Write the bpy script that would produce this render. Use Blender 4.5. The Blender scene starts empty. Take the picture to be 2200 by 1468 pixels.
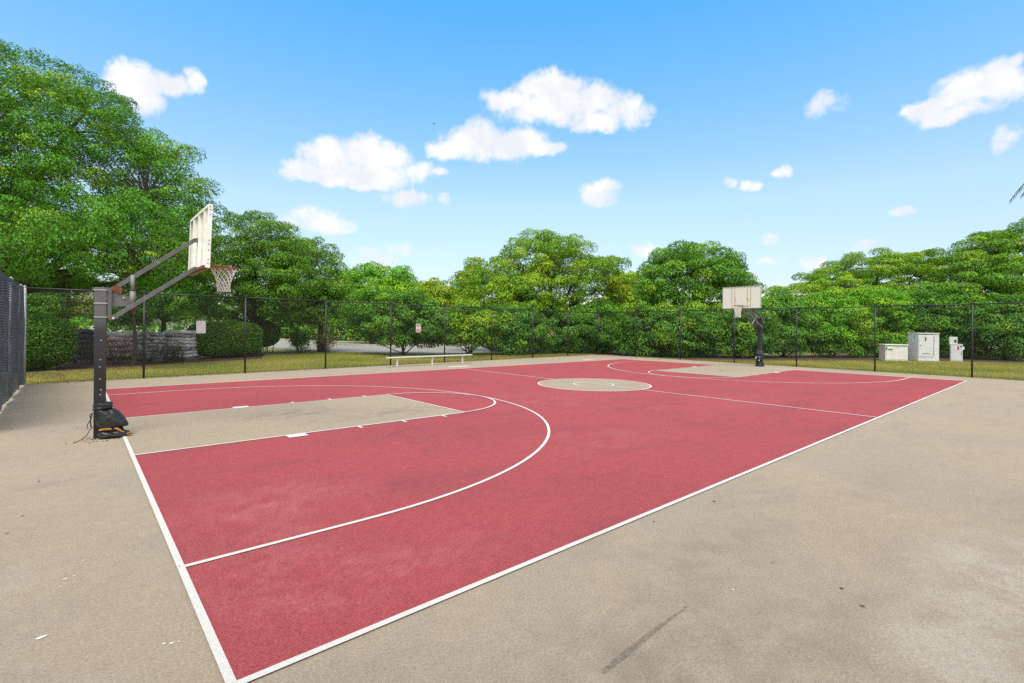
import bpy, bmesh, math
import numpy as np
from mathutils import Vector, Matrix
R = math.radians
scene = bpy.context.scene
col = scene.collection
# ---------------------------------------------------------------- camera (fitted to the court markings)
FPX = 1072.99                       # focal length in pixels of the 2200 px wide photograph
YAW, ROLL = 0.8526, 0.0081
HORIZON = 704.33
CAM = np.array([-0.652, -2.932, 1.886])
cam_data = bpy.data.cameras.new('camera')
cam_data.sensor_width = 36.0
cam_data.lens = 36.0 * FPX / 2200.0
cam_data.shift_y = -29.67 / 2200.0
cam_data.clip_start, cam_data.clip_end = 0.05, 3000.0
cam = bpy.data.objects.new('camera', cam_data)
col.objects.link(cam)
FW = np.array([math.cos(YAW), math.sin(YAW), 0.0])
RT0 = np.array([math.sin(YAW), -math.cos(YAW), 0.0])
UP0 = np.array([0.0, 0.0, 1.0])
RT = math.cos(ROLL) * RT0 + math.sin(ROLL) * UP0
UP = -math.sin(ROLL) * RT0 + math.cos(ROLL) * UP0
m = Matrix(((RT[0], UP[0], -FW[0], CAM[0]), (RT[1], UP[1], -FW[1], CAM[1]), (RT[2], UP[2], -FW[2], CAM[2]), (0, 0, 0, 1)))
cam.matrix_world = m
scene.camera = cam

def ray(u, v):
    return FW + (u - 1100.0) / FPX * RT - (v - HORIZON) / FPX * UP
def at(u, v, depth):
    return CAM + ray(u, v) * depth
def ground(u, v, z=0.0):
    d = ray(u, v)
    return CAM + d * ((z - CAM[2]) / d[2])
def onY(u, v, Y):
    d = ray(u, v); return CAM + d * ((Y - CAM[1]) / d[1])
def foot(u, depth, z=-0.03):
    q = at(u, HORIZON, depth); return np.array([q[0], q[1], z])

# ---------------------------------------------------------------- world, sun, exposure
SUN_EL, SUN_AZ = R(60.0), R(230.0)          # azimuth of the sun, counter-clockwise from +X
world = bpy.data.worlds.new('World')
scene.world = world
world.use_nodes = True
wt = world.node_tree
wt.nodes.clear()
class N:
    """small node-graph helper"""
    def __init__(s, tree): s.t = tree
    def new(s, kind, **kw):
        n = s.t.nodes.new(kind)
        for k, v in kw.items(): setattr(n, k, v)
        return n
    def put(s, sock, val):
        if isinstance(val, bpy.types.NodeSocket): s.t.links.new(val, sock)
        elif val is not None: sock.default_value = val
    def math(s, op, a, b=None, c=None, clamp=False):
        n = s.new('ShaderNodeMath', operation=op, use_clamp=clamp)
        for i, v in enumerate((a, b, c)): s.put(n.inputs[i], v)
        return n.outputs[0]
    def vec(s, op, a, b=None):
        n = s.new('ShaderNodeVectorMath', operation=op)
        s.put(n.inputs[0], a); s.put(n.inputs[1], b)
        return n.outputs[1] if op in ('LENGTH', 'DISTANCE', 'DOT_PRODUCT') else n.outputs[0]
    def mix(s, f, a, b, mode='MIX'):
        n = s.new('ShaderNodeMix', data_type='RGBA', blend_type=mode)
        n.clamp_factor = True
        s.put(n.inputs[0], f); s.put(n.inputs[6], a if not isinstance(a, tuple) else (*a, 1)[:4]); s.put(n.inputs[7], b if not isinstance(b, tuple) else (*b, 1)[:4])
        return n.outputs[2]
    def noise(s, vec, scale, detail=4, rough=0.55, dist=0.0):
        n = s.new('ShaderNodeTexNoise')
        s.put(n.inputs['Vector'], vec); n.inputs['Scale'].default_value = scale
        n.inputs['Detail'].default_value = detail; n.inputs['Roughness'].default_value = rough; n.inputs['Distortion'].default_value = dist
        return n.outputs['Fac']
    def step(s, x, lo, hi, smooth=True):
        n = s.new('ShaderNodeMapRange', interpolation_type='SMOOTHSTEP' if smooth else 'LINEAR')
        s.put(n.inputs[0], x); n.inputs[1].default_value = lo; n.inputs[2].default_value = hi
        return n.outputs[0]
w = N(wt)
sky = w.new('ShaderNodeTexSky', sky_type='NISHITA')
sky.sun_disc = False
sky.sun_elevation = SUN_EL
sky.sun_rotation = math.pi / 2 - SUN_AZ
sky.air_density, sky.dust_density, sky.ozone_density = 1.0, 1.0, 3.0
geo = w.new('ShaderNodeTexCoord')
D = geo.outputs['Generated']
sep = w.new('ShaderNodeSeparateXYZ'); w.put(sep.inputs[0], D)
az = w.math('ARCTAN2', sep.outputs[1], sep.outputs[0])
el = w.math('ARCSINE', sep.outputs[2])
cmb = w.new('ShaderNodeCombineXYZ'); w.put(cmb.inputs[0], az); w.put(cmb.inputs[1], el)
def azel(u, v):
    d = ray(u, v); d = d / np.linalg.norm(d)
    return math.atan2(d[1], d[0]), math.asin(d[2])
wob = w.noise(D, 11.0, 5, 0.6)
wob2 = w.noise(w.vec('ADD', D, (3.1, 1.7, 5.2)), 11.0, 5, 0.6)
cw = w.new('ShaderNodeCombineXYZ')
w.put(cw.inputs[0], w.math('MULTIPLY', w.math('SUBTRACT', wob, 0.5), 0.075)); w.put(cw.inputs[1], w.math('MULTIPLY', w.math('SUBTRACT', wob2, 0.5), 0.06))
AE = w.vec('ADD', cmb.outputs[0], cw.outputs[0])
PUFFS = [  # cumulus lobes: pixel centre, half width, half height, strength
    (1190, 190, 95, 50, 1), (1100, 215, 85, 40, 1), (1275, 218, 95, 52, 1), (1345, 240, 70, 42, 1), (1200, 232, 170, 45, 1), (1290, 268, 70, 28, 1),
    (1030, 300, 90, 52, 1), (1100, 310, 100, 44, 1), (965, 325, 55, 30, 1), (1170, 318, 45, 22, 1),
    (700, 335, 70, 50, 1), (800, 335, 90, 50, 1), (680, 372, 100, 34, 1), (790, 376, 130, 36, 1), (880, 368, 85, 30, .85), (640, 374, 55, 30, 1), (945, 372, 30, 12, .8),
    (870, 425, 65, 24, .8), (955, 432, 20, 13, .6),
    (290, 182, 85, 50, 1), (370, 188, 75, 32, 1), (428, 182, 30, 30, .9), (310, 214, 70, 34, .9),
    (2090, 195, 105, 60, 1), (2160, 175, 85, 70, 1), (2010, 228, 95, 30, 1), (2060, 244, 110, 28, 1), (1950, 242, 40, 11, .8), (2198, 120, 34, 28, .9),
    (1290, 412, 52, 34, 1), (1303, 395, 42, 24, 1),
    (690, 478, 105, 30, .72), (610, 484, 60, 22, .55), (1765, 230, 46, 28, .58), (1675, 370, 26, 16, .72), (1608, 397, 30, 18, .72), (1557, 397, 20, 18, .65),
    (1935, 453, 32, 20, .62), (1390, 535, 42, 18, .7), (800, 555, 64, 28, .62), (1850, 535, 44, 20, .62), (1650, 510, 28, 16, .5), (2165, 298, 46, 28, .6),
    (860, 535, 56, 18, .48), (1740, 566, 60, 14, .5), (1650, 560, 36, 12, .48)]
fld = None
for (u, v, ru, rv, st) in PUFFS:
    a0, e0 = azel(u, v)
    ra = abs(azel(u + ru, v)[0] - azel(u - ru, v)[0]) / 2
    re = abs(azel(u, v + rv)[1] - azel(u, v - rv)[1]) / 2
    q = w.vec('MULTIPLY', w.vec('SUBTRACT', AE, (a0, e0, 0)), (1 / ra, 1 / re, 0))
    x = w.math('MULTIPLY_ADD', w.vec('DOT_PRODUCT', q, q), -st, st)
    fld = x if fld is None else w.math('MAXIMUM', fld, x)
# unseen, denser cloud outside the view, thickened to make the sky light less blue
axis_dot = w.vec('DOT_PRODUCT', D, tuple(FW))
elsewhere = w.math('SUBTRACT', 1.0, w.step(axis_dot, 0.42, 0.60))
gen = w.noise(w.vec('MULTIPLY', D, (1, 1, 2.2)), 3.2, 5, 0.55)
gen = w.math('MULTIPLY', w.math('MULTIPLY', w.step(gen, 0.30, 0.50), elsewhere), w.step(sep.outputs[2], 0.03, 0.2))
fluff = w.noise(D, 30.0, 10, 0.68, 0.4)
dens = w.math('ADD', fld, w.math('MULTIPLY', w.math('SUBTRACT', fluff, 0.5), 1.7))
alpha = w.step(dens, 0.0, 0.86)
alpha = w.math('MAXIMUM', alpha, gen)
# sky colour: Nishita, then pulled a little towards the clear saturated blue and milky horizon of the place
SKY_K = 0.0826
sk = w.mix(1.0, sky.outputs[0], (SKY_K, SKY_K, SKY_K), 'MULTIPLY')
ramp = w.new('ShaderNodeValToRGB')
w.put(ramp.inputs[0], sep.outputs[2])
cr = ramp.color_ramp
cr.elements[0].position = 0.09; cr.elements[0].color = (0.93, 0.84, 0.79, 1)
cr.elements[1].position = 0.54; cr.elements[1].color = (0.54, 1.34, 1.48, 1)
e_ = cr.elements.new(0.23); e_.color = (1.22, 1.15, 0.98, 1)
e_ = cr.elements.new(0.38); e_.color = (0.92, 1.27, 1.26, 1)
SKYC = w.mix(1.0, sk, ramp.outputs[0], 'MULTIPLY')
shade = w.noise(w.vec('ADD', D, (0, 0, .02)), 15.0, 4, 0.5)
cloud = w.mix(w.step(shade, 0.35, 0.62), (0.315, 0.33, 0.35), (0.375, 0.375, 0.375))
final = w.mix(alpha, SKYC, cloud)
bg = w.new('ShaderNodeBackground'); w.put(bg.inputs[0], final); bg.inputs[1].default_value = 1.0
wo = w.new('ShaderNodeOutputWorld'); wt.links.new(bg.outputs[0], wo.inputs[0])
world.cycles.sampling_method = 'MANUAL'; world.cycles.sample_map_resolution = 512

sun_data = bpy.data.lights.new('sun', 'SUN')
sun_data.energy = 1.4
sun_data.angle = R(38)
sun_data.color = (1.0, 0.92, 0.8)
sun = bpy.data.objects.new('sun', sun_data); col.objects.link(sun)
sd = Vector((math.cos(SUN_EL) * math.cos(SUN_AZ), math.cos(SUN_EL) * math.sin(SUN_AZ), math.sin(SUN_EL)))
sun.rotation_euler = sd.to_track_quat('Z', 'Y').to_euler()
vs = scene.view_settings
vs.view_transform = 'Standard'; vs.look = 'None'; vs.gamma = 1.0; vs.use_curve_mapping = False
vs.exposure = 1.45
scene.cycles.use_denoising = False
scene.cycles.max_bounces = 8; scene.cycles.transparent_max_bounces = 24

# ---------------------------------------------------------------- helpers
def tag(o, label=None, cat=None, group=None, kind=None):
    for k, v in (('label', label), ('category', cat), ('group', group), ('kind', kind)):
        if v: o[k] = v
    return o
def empty(name, loc, label, cat, group=None):
    o = bpy.data.objects.new(name, None); o.empty_display_size = 0.2
    o.location = loc; col.objects.link(o)
    return tag(o, label, cat, group)
class MB:
    """collects shapes in world coordinates, then builds ONE mesh object"""
    def __init__(s): s.v, s.f, s.sm = [], [], []
    def add(s, vs_, fs, smooth=False):
        o = len(s.v); s.v += [tuple(map(float, p)) for p in vs_]
        s.f += [tuple(i + o for i in f) for f in fs]; s.sm += [smooth] * len(fs)
        return s
    def box(s, c, size, ax=None):
        ax = np.eye(3) if ax is None else np.array(ax, float)
        c = np.array(c, float); h = np.array(size, float) / 2
        P = [c + ax[0] * h[0] * i + ax[1] * h[1] * j + ax[2] * h[2] * k for k in (-1, 1) for j in (-1, 1) for i in (-1, 1)]
        return s.add(P, [(0, 2, 3, 1), (4, 5, 7, 6), (0, 1, 5, 4), (2, 6, 7, 3), (0, 4, 6, 2), (1, 3, 7, 5)])
    def bar(s, a, b, wid, hei, upv=(0, 0, 1)):
        a, b = np.array(a, float), np.array(b, float); d = b - a; L = np.linalg.norm(d); d /= L
        u_ = np.cross(np.array(upv, float), d); u_ /= np.linalg.norm(u_); n = np.cross(d, u_)
        return s.box((a + b) / 2, (L, wid, hei), (d, u_, n))
    def tube(s, pts, rad, sides=8, caps=True, smooth=True):
        P = np.array(pts, float); n = len(P)
        rad = np.full(n, rad, float) if np.isscalar(rad) else np.array(rad, float)
        T = np.gradient(P, axis=0); T /= np.linalg.norm(T, axis=1)[:, None] + 1e-12
        ref = np.array([0, 0, 1.0]) if abs(T[0][2]) < 0.9 else np.array([1.0, 0, 0])
        rings = []
        for i in range(n):
            a = np.cross(ref, T[i]); a /= np.linalg.norm(a) + 1e-12; b = np.cross(T[i], a); ref = np.cross(a, T[i]) * -1 if False else ref
            for k in range(sides):
                t = 2 * math.pi * k / sides
                rings.append(P[i] + rad[i] * (math.cos(t) * a + math.sin(t) * b))
        F = [(i * sides + k, i * sides + (k + 1) % sides, (i + 1) * sides + (k + 1) % sides, (i + 1) * sides + k) for i in range(n - 1) for k in range(sides)]
        if caps: F += [tuple(range(sides))[::-1], tuple((n - 1) * sides + k for k in range(sides))]
        return s.add(rings, F, smooth)
    def ring(s, c, R_, r, seg=32, sides=8, ax=None):
        ax = np.eye(3) if ax is None else np.array(ax, float); V = []
        for i in range(seg):
            t = 2 * math.pi * i / seg; e = math.cos(t) * ax[0] + math.sin(t) * ax[1]
            for k in range(sides):
                p_ = 2 * math.pi * k / sides
                V.append(np.array(c) + e * (R_ + r * math.cos(p_)) + ax[2] * r * math.sin(p_))
        return s.add(V, [(i * sides + k, ((i + 1) % seg) * sides + k, ((i + 1) % seg) * sides + (k + 1) % sides, i * sides + (k + 1) % sides) for i in range(seg) for k in range(sides)], True)
    def build(s, name, mat, parent=None, bevel=0.0):
        me = bpy.data.meshes.new(name); me.from_pydata(s.v, [], s.f)
        me.polygons.foreach_set('use_smooth', s.sm); me.materials.append(mat); me.update()
        o = bpy.data.objects.new(name, me); col.objects.link(o)
        if bevel:
            b = o.modifiers.new('bevel', 'BEVEL'); b.width = bevel; b.segments = 2; b.limit_method = 'ANGLE'
        if parent is not None:
            o.parent = parent
            pm = Matrix.Translation(parent.location) if parent.type == 'EMPTY' else Matrix.Identity(4)
            o.matrix_parent_inverse = pm.inverted()
        return o
def bump_to(n, bsdf, height, strength, distance):
    b = n.new('ShaderNodeBump'); b.inputs['Strength'].default_value = strength; b.inputs['Distance'].default_value = distance
    n.put(b.inputs['Height'], height); n.t.links.new(b.outputs[0], bsdf.inputs['Normal'])
def mat(name, color, rough=0.6, var=0.12, scale=6.0, metal=0.0, bump=0.0, bscale=40.0, stain=None, spec=0.5, stain_lo=0.55, stain_scale=5.0):
    """painted / bare surface: base colour with uneven tone, optional stain colour and fine relief"""
    mt = bpy.data.materials.new(name); mt.use_nodes = True
    n = N(mt.node_tree); bs = mt.node_tree.nodes['Principled BSDF']
    tc = n.new('ShaderNodeTexCoord').outputs['Object']
    f = n.noise(tc, scale, 5, 0.6)
    c = n.mix(n.step(f, 0.3, 0.7), tuple(x * (1 - var) for x in color), tuple(min(1, x * (1 + var)) for x in color))
    if stain:
        c = n.mix(n.step(n.noise(tc, stain_scale, 6, 0.65), stain_lo, stain_lo + 0.14), c, stain)
    n.put(bs.inputs['Base Color'], c)
    bs.inputs['Roughness'].default_value = rough; bs.inputs['Metallic'].default_value = metal
    bs.inputs['Specular IOR Level'].default_value = spec
    if bump: bump_to(n, bs, n.noise(tc, bscale, 4, 0.6), 0.6, bump)
    return mt

# ---------------------------------------------------------------- ground materials
def court_mat(name, A, B, dark, fleck, stains=(), pale=(), smudge=(0.56, 0.72), dark_amt=0.5):
    mt = bpy.data.materials.new(name); mt.use_nodes = True
    n = N(mt.node_tree); bs = mt.node_tree.nodes['Principled BSDF']
    tc = n.new('ShaderNodeTexCoord').outputs['Object']
    c = n.mix(n.step(n.noise(tc, 0.38, 6, 0.65), 0.38, 0.62), A, B)
    drag = n.vec('MULTIPLY', tc, (0.6, 1.5, 1))
    sm = n.step(n.noise(drag, 0.9, 6, 0.62, 0.6), *smudge)
    c = n.mix(n.math('MULTIPLY', sm, dark_amt), c, dark)
    for (x, y, rx, ry, amt) in stains:          # dirt ground in where players stand
        q = n.vec('MULTIPLY', n.vec('SUBTRACT', tc, (x, y, 0)), (1 / rx, 1 / ry, 0))
        k = n.math('SUBTRACT', 1.0, n.vec('LENGTH', q), clamp=True)
        k = n.math('MULTIPLY', k, n.step(n.noise(tc, 3.2, 7, 0.7), 0.36, 0.66))
        c = n.mix(n.math('MULTIPLY', k, amt, clamp=True), c, dark)
    for (x, y, rx, ry, amt) in pale:            # coating worn down to pale aggregate
        q = n.vec('MULTIPLY', n.vec('SUBTRACT', tc, (x, y, 0)), (1 / rx, 1 / ry, 0))
        k = n.math('SUBTRACT', 1.0, n.vec('LENGTH', q), clamp=True)
        k = n.math('MULTIPLY', k, n.step(n.noise(tc, 1.7, 8, 0.75), 0.40, 0.66))
        c = n.mix(n.math('MULTIPLY', k, amt, clamp=True), c, fleck)
    g0 = n.noise(tc, 7.0, 12, 0.80)
    g1 = n.noise(tc, 55.0, 8, 0.78)
    g2 = n.noise(tc, 150.0, 4, 0.75)
    c = n.mix(n.step(g0, 0.34, 0.66, False), n.mix(0.34, c, dark), n.mix(0.12, c, fleck))
    c = n.mix(n.step(g1, 0.32, 0.68, False), n.mix(0.66, c, dark), n.mix(0.30, c, fleck))
    c = n.mix(n.math('MULTIPLY', n.step(g2, 0.58, 0.70), 0.55), c, fleck)
    c = n.mix(n.math('MULTIPLY', n.step(g2, 0.42, 0.30), 0.60), c, dark)
    n.put(bs.inputs['Base Color'], c)
    bs.inputs['Roughness'].default_value = 0.88; bs.inputs['Specular IOR Level'].default_value = 0.18
    bump_to(n, bs, n.math('ADD', g1, n.math('MULTIPLY', g2, 0.6)), 1.0, 0.010)
    return mt
TAN_A, TAN_B, TAN_D, TAN_F = (0.49, 0.378, 0.24), (0.40, 0.33, 0.243), (0.18, 0.145, 0.115), (0.58, 0.52, 0.44)
M_TAN = court_mat('tan_court_coating', TAN_A, TAN_B, TAN_D, TAN_F,
    stains=[(1.9, -1.35, 1.3, 0.8, 1.0), (3.4, -0.9, 1.5, 0.5, .8), (2.6, -1.9, 1.2, 0.7, .8), (1.2, -1.7, 0.9, 0.6, .7), (6, -1.2, 2.5, .7, .4)],
    pale=[(4.5, -2.6, 1.7, 0.75, 2.3), (3.2, -2.5, 1.1, 0.5, 2.0), (-1.0, 0.6, 0.8, 1.2, .8), (-1.2, 2.3, .6, 1.0, .7)], smudge=(0.50, 0.72), dark_amt=0.36)
M_KEY = court_mat('tan_key_coating', (0.47, 0.36, 0.215), (0.415, 0.325, 0.21), TAN_D, TAN_F,
    stains=[(3.0, 8.1, 1.6, 0.9, 1.3), (4.6, 7.1, 1.6, .9, 1.2), (3.2, 7.0, 1.2, .5, .9), (21.5, 8.0, 2, 1, .5)], dark_amt=0.3)
M_RED = court_mat('red_court_coating', (0.44, 0.046, 0.051), (0.37, 0.040, 0.045), (0.155, 0.022, 0.034), (0.66, 0.24, 0.25),
    stains=[(3.6, 5.0, 1.7, .8, .9), (4.2, 4.2, 1.6, .8, .6), (2.8, 10.8, 1.5, .8, .5), (.7, 1.6, .7, .8, .4)],
    pale=[(0.9, 2.7, 1.3, 1.1, .8), (0.5, 1.2, .8, 1.0, .7), (1.3, .6, 1.2, .5, .6), (9, 6, 3, 3, .35), (6.5, 2.5, 2.5, 1.5, .35), (12, 3, 4, 1.5, .3)], smudge=(0.50, 0.72), dark_amt=0.62)
M_LINE = court_mat('white_line_paint', (0.78, 0.75, 0.71), (0.75, 0.72, 0.69), (0.52, 0.49, 0.46), (0.82, 0.80, 0.77), smudge=(0.5, 0.7), dark_amt=0.4)
M_LINE.node_tree.nodes['Principled BSDF'].inputs['Roughness'].default_value = 0.7
def grass_ground():
    mt = bpy.data.materials.new('lawn_soil'); mt.use_nodes = True
    n = N(mt.node_tree); bs = mt.node_tree.nodes['Principled BSDF']
    tc = n.new('ShaderNodeTexCoord').outputs['Object']
    c = n.mix(n.step(n.noise(tc, 0.5, 5, 0.65), 0.36, 0.64), (0.18, 0.24, 0.04), (0.42, 0.34, 0.10))
    c = n.mix(n.step(n.noise(tc, 14, 5, 0.7), 0.4, 0.7), c, (0.09, 0.10, 0.03))
    n.put(bs.inputs['Base Color'], c); bs.inputs['Roughness'].default_value = 0.95
    bump_to(n, bs, n.noise(tc, 24, 5, 0.7), 0.8, 0.03)
    return mt
M_LAWN = grass_ground()
M_MULCH = mat('bark_mulch', (0.085, 0.042, 0.03), 0.95, 0.5, 22, bump=0.03, bscale=30, stain=(0.19, 0.10, 0.07), stain_scale=18)
M_ROAD = mat('pale_asphalt', (0.34, 0.325, 0.30), 0.9, 0.1, 1.2, bump=0.004, bscale=60, stain=(0.22, 0.21, 0.2))
M_KERB = mat('kerb_concrete', (0.50, 0.47, 0.40), 0.9, 0.1, 3, bump=0.004)

def sheet(name, poly, z, mt, thick=0.0, kind='structure', parent=None):
    b = MB(); n = len(poly)
    V = [(p[0], p[1], z) for p in poly]
    F = [tuple(range(n))]
    if thick:
        V += [(p[0], p[1], z - thick) for p in poly]
        F += [(i, i + n, (i + 1) % n + n, (i + 1) % n) for i in range(n)]
    b.add(V, F); o = b.build(name, mt, parent)
    if kind and parent is None: o['kind'] = kind
    return o
def strip(name, pts, width, z, mt, closed=False, parent=None, left=None, right=None):
    """flat ribbon along a polyline; offsets left / right of the line"""
    P = np.array(pts, float); n = len(P)
    l = width / 2 if left is None else left; r_ = width / 2 if right is None else right
    if closed: T = np.roll(P, -1, 0) - np.roll(P, 1, 0)
    else: T = np.gradient(P, axis=0)
    T /= np.linalg.norm(T, axis=1)[:, None]; Nn = np.stack([-T[:, 1], T[:, 0]], 1)
    A, B = P + Nn * l, P - Nn * r_
    V = [(x, y, z) for x, y in A] + [(x, y, z) for x, y in B]
    k = n if closed else n - 1
    F = [(i, n + i, n + (i + 1) % n, (i + 1) % n) for i in range(k)]
    b = MB().add(V, F); o = b.build(name, mt, parent)
    if parent is None: o['kind'] = 'structure'
    return o

# ---------------------------------------------------------------- fence line (measured from the post feet)
FA, FB = np.array([-1.88, 18.62]), np.array([27.62, 20.15])      # far side fence, left corner to far corner
FC = np.array([26.72, -7.0])                                     # end of the right-hand fence, out of frame
def on_far(x): t = (x - FA[0]) / (FB[0] - FA[0]); return FA + t * (FB - FA)
def on_right(y): t = (y - FB[1]) / (FC[1] - FB[1]); return FB + t * (FC - FB)

# ---------------------------------------------------------------- lawn, slab, red surface, markings
L_, W_, R3, FT, MID = 24.807, 15.756, 6.219, 5.825, 7.878
sheet('lawn', [(-900, -900), (900, -900), (900, 900), (-900, 900)], -0.035, M_LAWN)
slab = [(-2.05, -9.0), (26.75, -9.0), (26.8, -7), tuple(FB + (0.05, 0.06)), tuple(FA + (-0.1, 0.08))]
sheet('court_pavement', slab, 0.0, M_TAN, 0.12)
sheet('red_court_surface', [(0, 0), (L_, 0), (L_, W_), (0, W_)], 0.004, M_RED)
LZ = 0.012
def arc(cx_, cy_, r, a0, a1, n=48): return [(cx_ + r * math.cos(R(a0 + (a1 - a0) * i / n)), cy_ + r * math.sin(R(a0 + (a1 - a0) * i / n))) for i in range(n + 1)]
sheet('key_surface', [(0, MID - 1.83), (FT, MID - 1.83), (FT, MID + 1.83), (0, MID + 1.83)], 0.008, M_KEY)
sheet('key_surface', [(L_ - FT, MID - 1.83), (L_, MID - 1.83), (L_, MID + 1.83), (L_ - FT, MID + 1.83)], 0.008, M_KEY)
CC = (12.48, 7.9)
sheet('centre_circle_surface', arc(*CC, 1.86, 0, 360, 64)[:-1], 0.008, M_KEY)
strip('baseline', [(-0.025, -0.05), (-0.025, W_ + 0.05)], 0.05, LZ, M_LINE)
strip('baseline', [(L_ + 0.025, -0.05), (L_ + 0.025, W_ + 0.05)], 0.05, LZ, M_LINE)
strip('sideline', [(0, -0.025), (L_, -0.025)], 0.05, LZ, M_LINE)
strip('sideline', [(0, W_ + 0.025), (L_, W_ + 0.025)], 0.05, LZ, M_LINE)
strip('midcourt_line', [(12.40, 0), (12.58, W_)], 0.05, LZ + .004, M_LINE)
strip('centre_circle_line', arc(*CC, 1.86, 0, 360, 64)[:-1], 0.05, LZ, M_LINE, closed=True)
strip('inner_circle_line', arc(*CC, 0.66, 0, 360, 40)[:-1], 0.05, LZ, M_LINE, closed=True)
for s_ in (0, 1):
    X = (lambda x: x) if s_ == 0 else (lambda x: L_ - x)
    fl = lambda pts: [(X(x), y) for x, y in pts]
    strip('three_point_line', fl([(0, MID - R3)] + [(x, MID - R3) for x in (0.4, 0.9)] + arc(1.47, MID, R3, -90, 90, 72) + [(x, MID + R3) for x in (0.9, 0.4)] + [(0, MID + R3)]), 0.05, LZ, M_LINE)
    for sg in (-1, 1):
        y = MID + sg * 1.83
        strip('lane_line', fl([(0, y), (FT, y)]), 0.05, LZ, M_LINE)
        strip('lane_block', fl([(2.06, y + sg * 0.125), (2.38, y + sg * 0.125)]), 0.2, LZ, M_LINE)
        for x in (3.36, 4.28, 5.22):
            strip('lane_mark', fl([(x, y + sg * 0.026), (x, y + sg * 0.2)]), 0.055, LZ, M_LINE)
    strip('free_throw_line', fl([(FT, MID - 1.855), (FT, MID + 1.855)]), 0.05, LZ + .004, M_LINE)
    strip('free_throw_arc', fl(arc(FT, MID, 1.83, -90, 90, 40)), 0.05, LZ + .008, M_LINE)
M_OLDPAINT = court_mat('faded_white_paint', (0.70, 0.66, 0.52), (0.66, 0.61, 0.47), (0.40, 0.35, 0.26), (0.75, 0.72, 0.62), dark_amt=0.3)
sheet('paint_patch', [(12.5, 16.55), (13.75, 16.6), (13.85, 17.02), (12.7, 17.0)], 0.004, M_OLDPAINT)
sheet('paint_patch', [(22.2, 16.6), (23.1, 16.6), (23.2, 16.95), (22.3, 16.95)], 0.004, M_OLDPAINT)
M_SCUFF = mat('rubber_scuff', (0.17, 0.14, 0.115), 0.85, 0.2, 30, bump=0.004, bscale=60)
n = N(M_SCUFF.node_tree); tc = n.new('ShaderNodeTexCoord').outputs['Object']
n.put(M_SCUFF.node_tree.nodes['Principled BSDF'].inputs['Alpha'], n.math('MULTIPLY', n.step(n.noise(tc, 40, 6, .75), .36, .66), .75))
scuff = [ground(u, v)[:2] for u, v in ((1295, 1446), (1340, 1409), (1385, 1373), (1430, 1337), (1478, 1303))]
b = MB(); wd = (0.014, 0.024, 0.020, 0.014, 0.005)
V = []
for (x, y), k in zip(scuff, wd): V += [(x, y + k, 0.004), (x, y - k, 0.004)]
b.add(V, [(2 * i, 2 * i + 1, 2 * i + 3, 2 * i + 2) for i in range(4)]); o = b.build('scuff_mark', M_SCUFF); o['kind'] = 'structure'
M_CHIP = mat('bare_chip', (0.62, 0.60, 0.56), 0.9, 0.15, 60, bump=0.003, bscale=80)
rng = np.random.default_rng(5)
for (u, v, s_) in [(88, 1370, .05), (370, 1383, .028), (352, 1384, .02), (384, 1380, .015), (140, 1245, .03), (160, 1238, .022), (130, 1262, .02), (180, 1205, .02), (1575, 1268, .02)]:
    c = ground(u, v); k = 9
    pts = [(c[0] + s_ * .8 * rng.uniform(.35, 1) * math.cos(2 * math.pi * i / k), c[1] + s_ * .5 * rng.uniform(.3, 1) * math.sin(2 * math.pi * i / k)) for i in range(k)]
    sheet('worn_chip', pts, 0.004, M_CHIP)

# road curving past behind the lawn, kerb and footway on its far side
near_edge = np.array([(4, 95), (9.5, 62), (12.4, 44), (14.2, 33.5), (17.8, 27.8), (23, 27.6), (30, 28.4), (38, 23.5), (48, 17.5), (60, 11), (85, 0)], float)
far_edge = np.array([(12, 100), (17.0, 62), (20.9, 44.5), (23.2, 40), (26.5, 37.6), (31, 37), (36, 35), (43, 31), (53, 25.5), (66, 19), (92, 8)], float)
def smooth(P, n=8):
    P = np.vstack([2 * P[0] - P[1], P, 2 * P[-1] - P[-2]]); out = []
    for i in range(1, len(P) - 2):
        for k in range(n):
            t = k / n; p0, p1, p2, p3 = P[i - 1], P[i], P[i + 1], P[i + 2]
            out.append(0.5 * ((2 * p1) + (-p0 + p2) * t + (2 * p0 - 5 * p1 + 4 * p2 - p3) * t * t + (-p0 + 3 * p1 - 3 * p2 + p3) * t ** 3))
    out.append(P[-2]); return np.array(out)
ne, fe = smooth(near_edge), smooth(far_edge)
b = MB(); n_ = len(ne)
b.add([(x, y, -0.02) for x, y in ne] + [(x, y, -0.02) for x, y in fe], [(i, i + 1, n_ + i + 1, n_ + i) for i in range(n_ - 1)])
o = b.build('road', M_ROAD); o['kind'] = 'structure'
def kerb(name, line, off, wid, z0, z1):
    P = line; T = np.gradient(P, axis=0); T /= np.linalg.norm(T, axis=1)[:, None]; Nn = np.stack([-T[:, 1], T[:, 0]], 1)
    a, c = P + Nn * off, P + Nn * (off + wid); n = len(P)
    V = [(x, y, z0) for x, y in a] + [(x, y, z1) for x, y in a] + [(x, y, z1) for x, y in c] + [(x, y, z0) for x, y in c]
    F = [(r_ * n + i, r_ * n + i + 1, (r_ + 1) * n + i + 1, (r_ + 1) * n + i) for r_ in range(3) for i in range(n - 1)]
    o = MB().add(V, F).build(name, M_KERB); o['kind'] = 'structure'
kerb('kerb', fe, 0.0, 0.35, -0.03, 0.13)
kerb('footway', fe, 3.4, 1.3, -0.03, 0.12)
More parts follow.
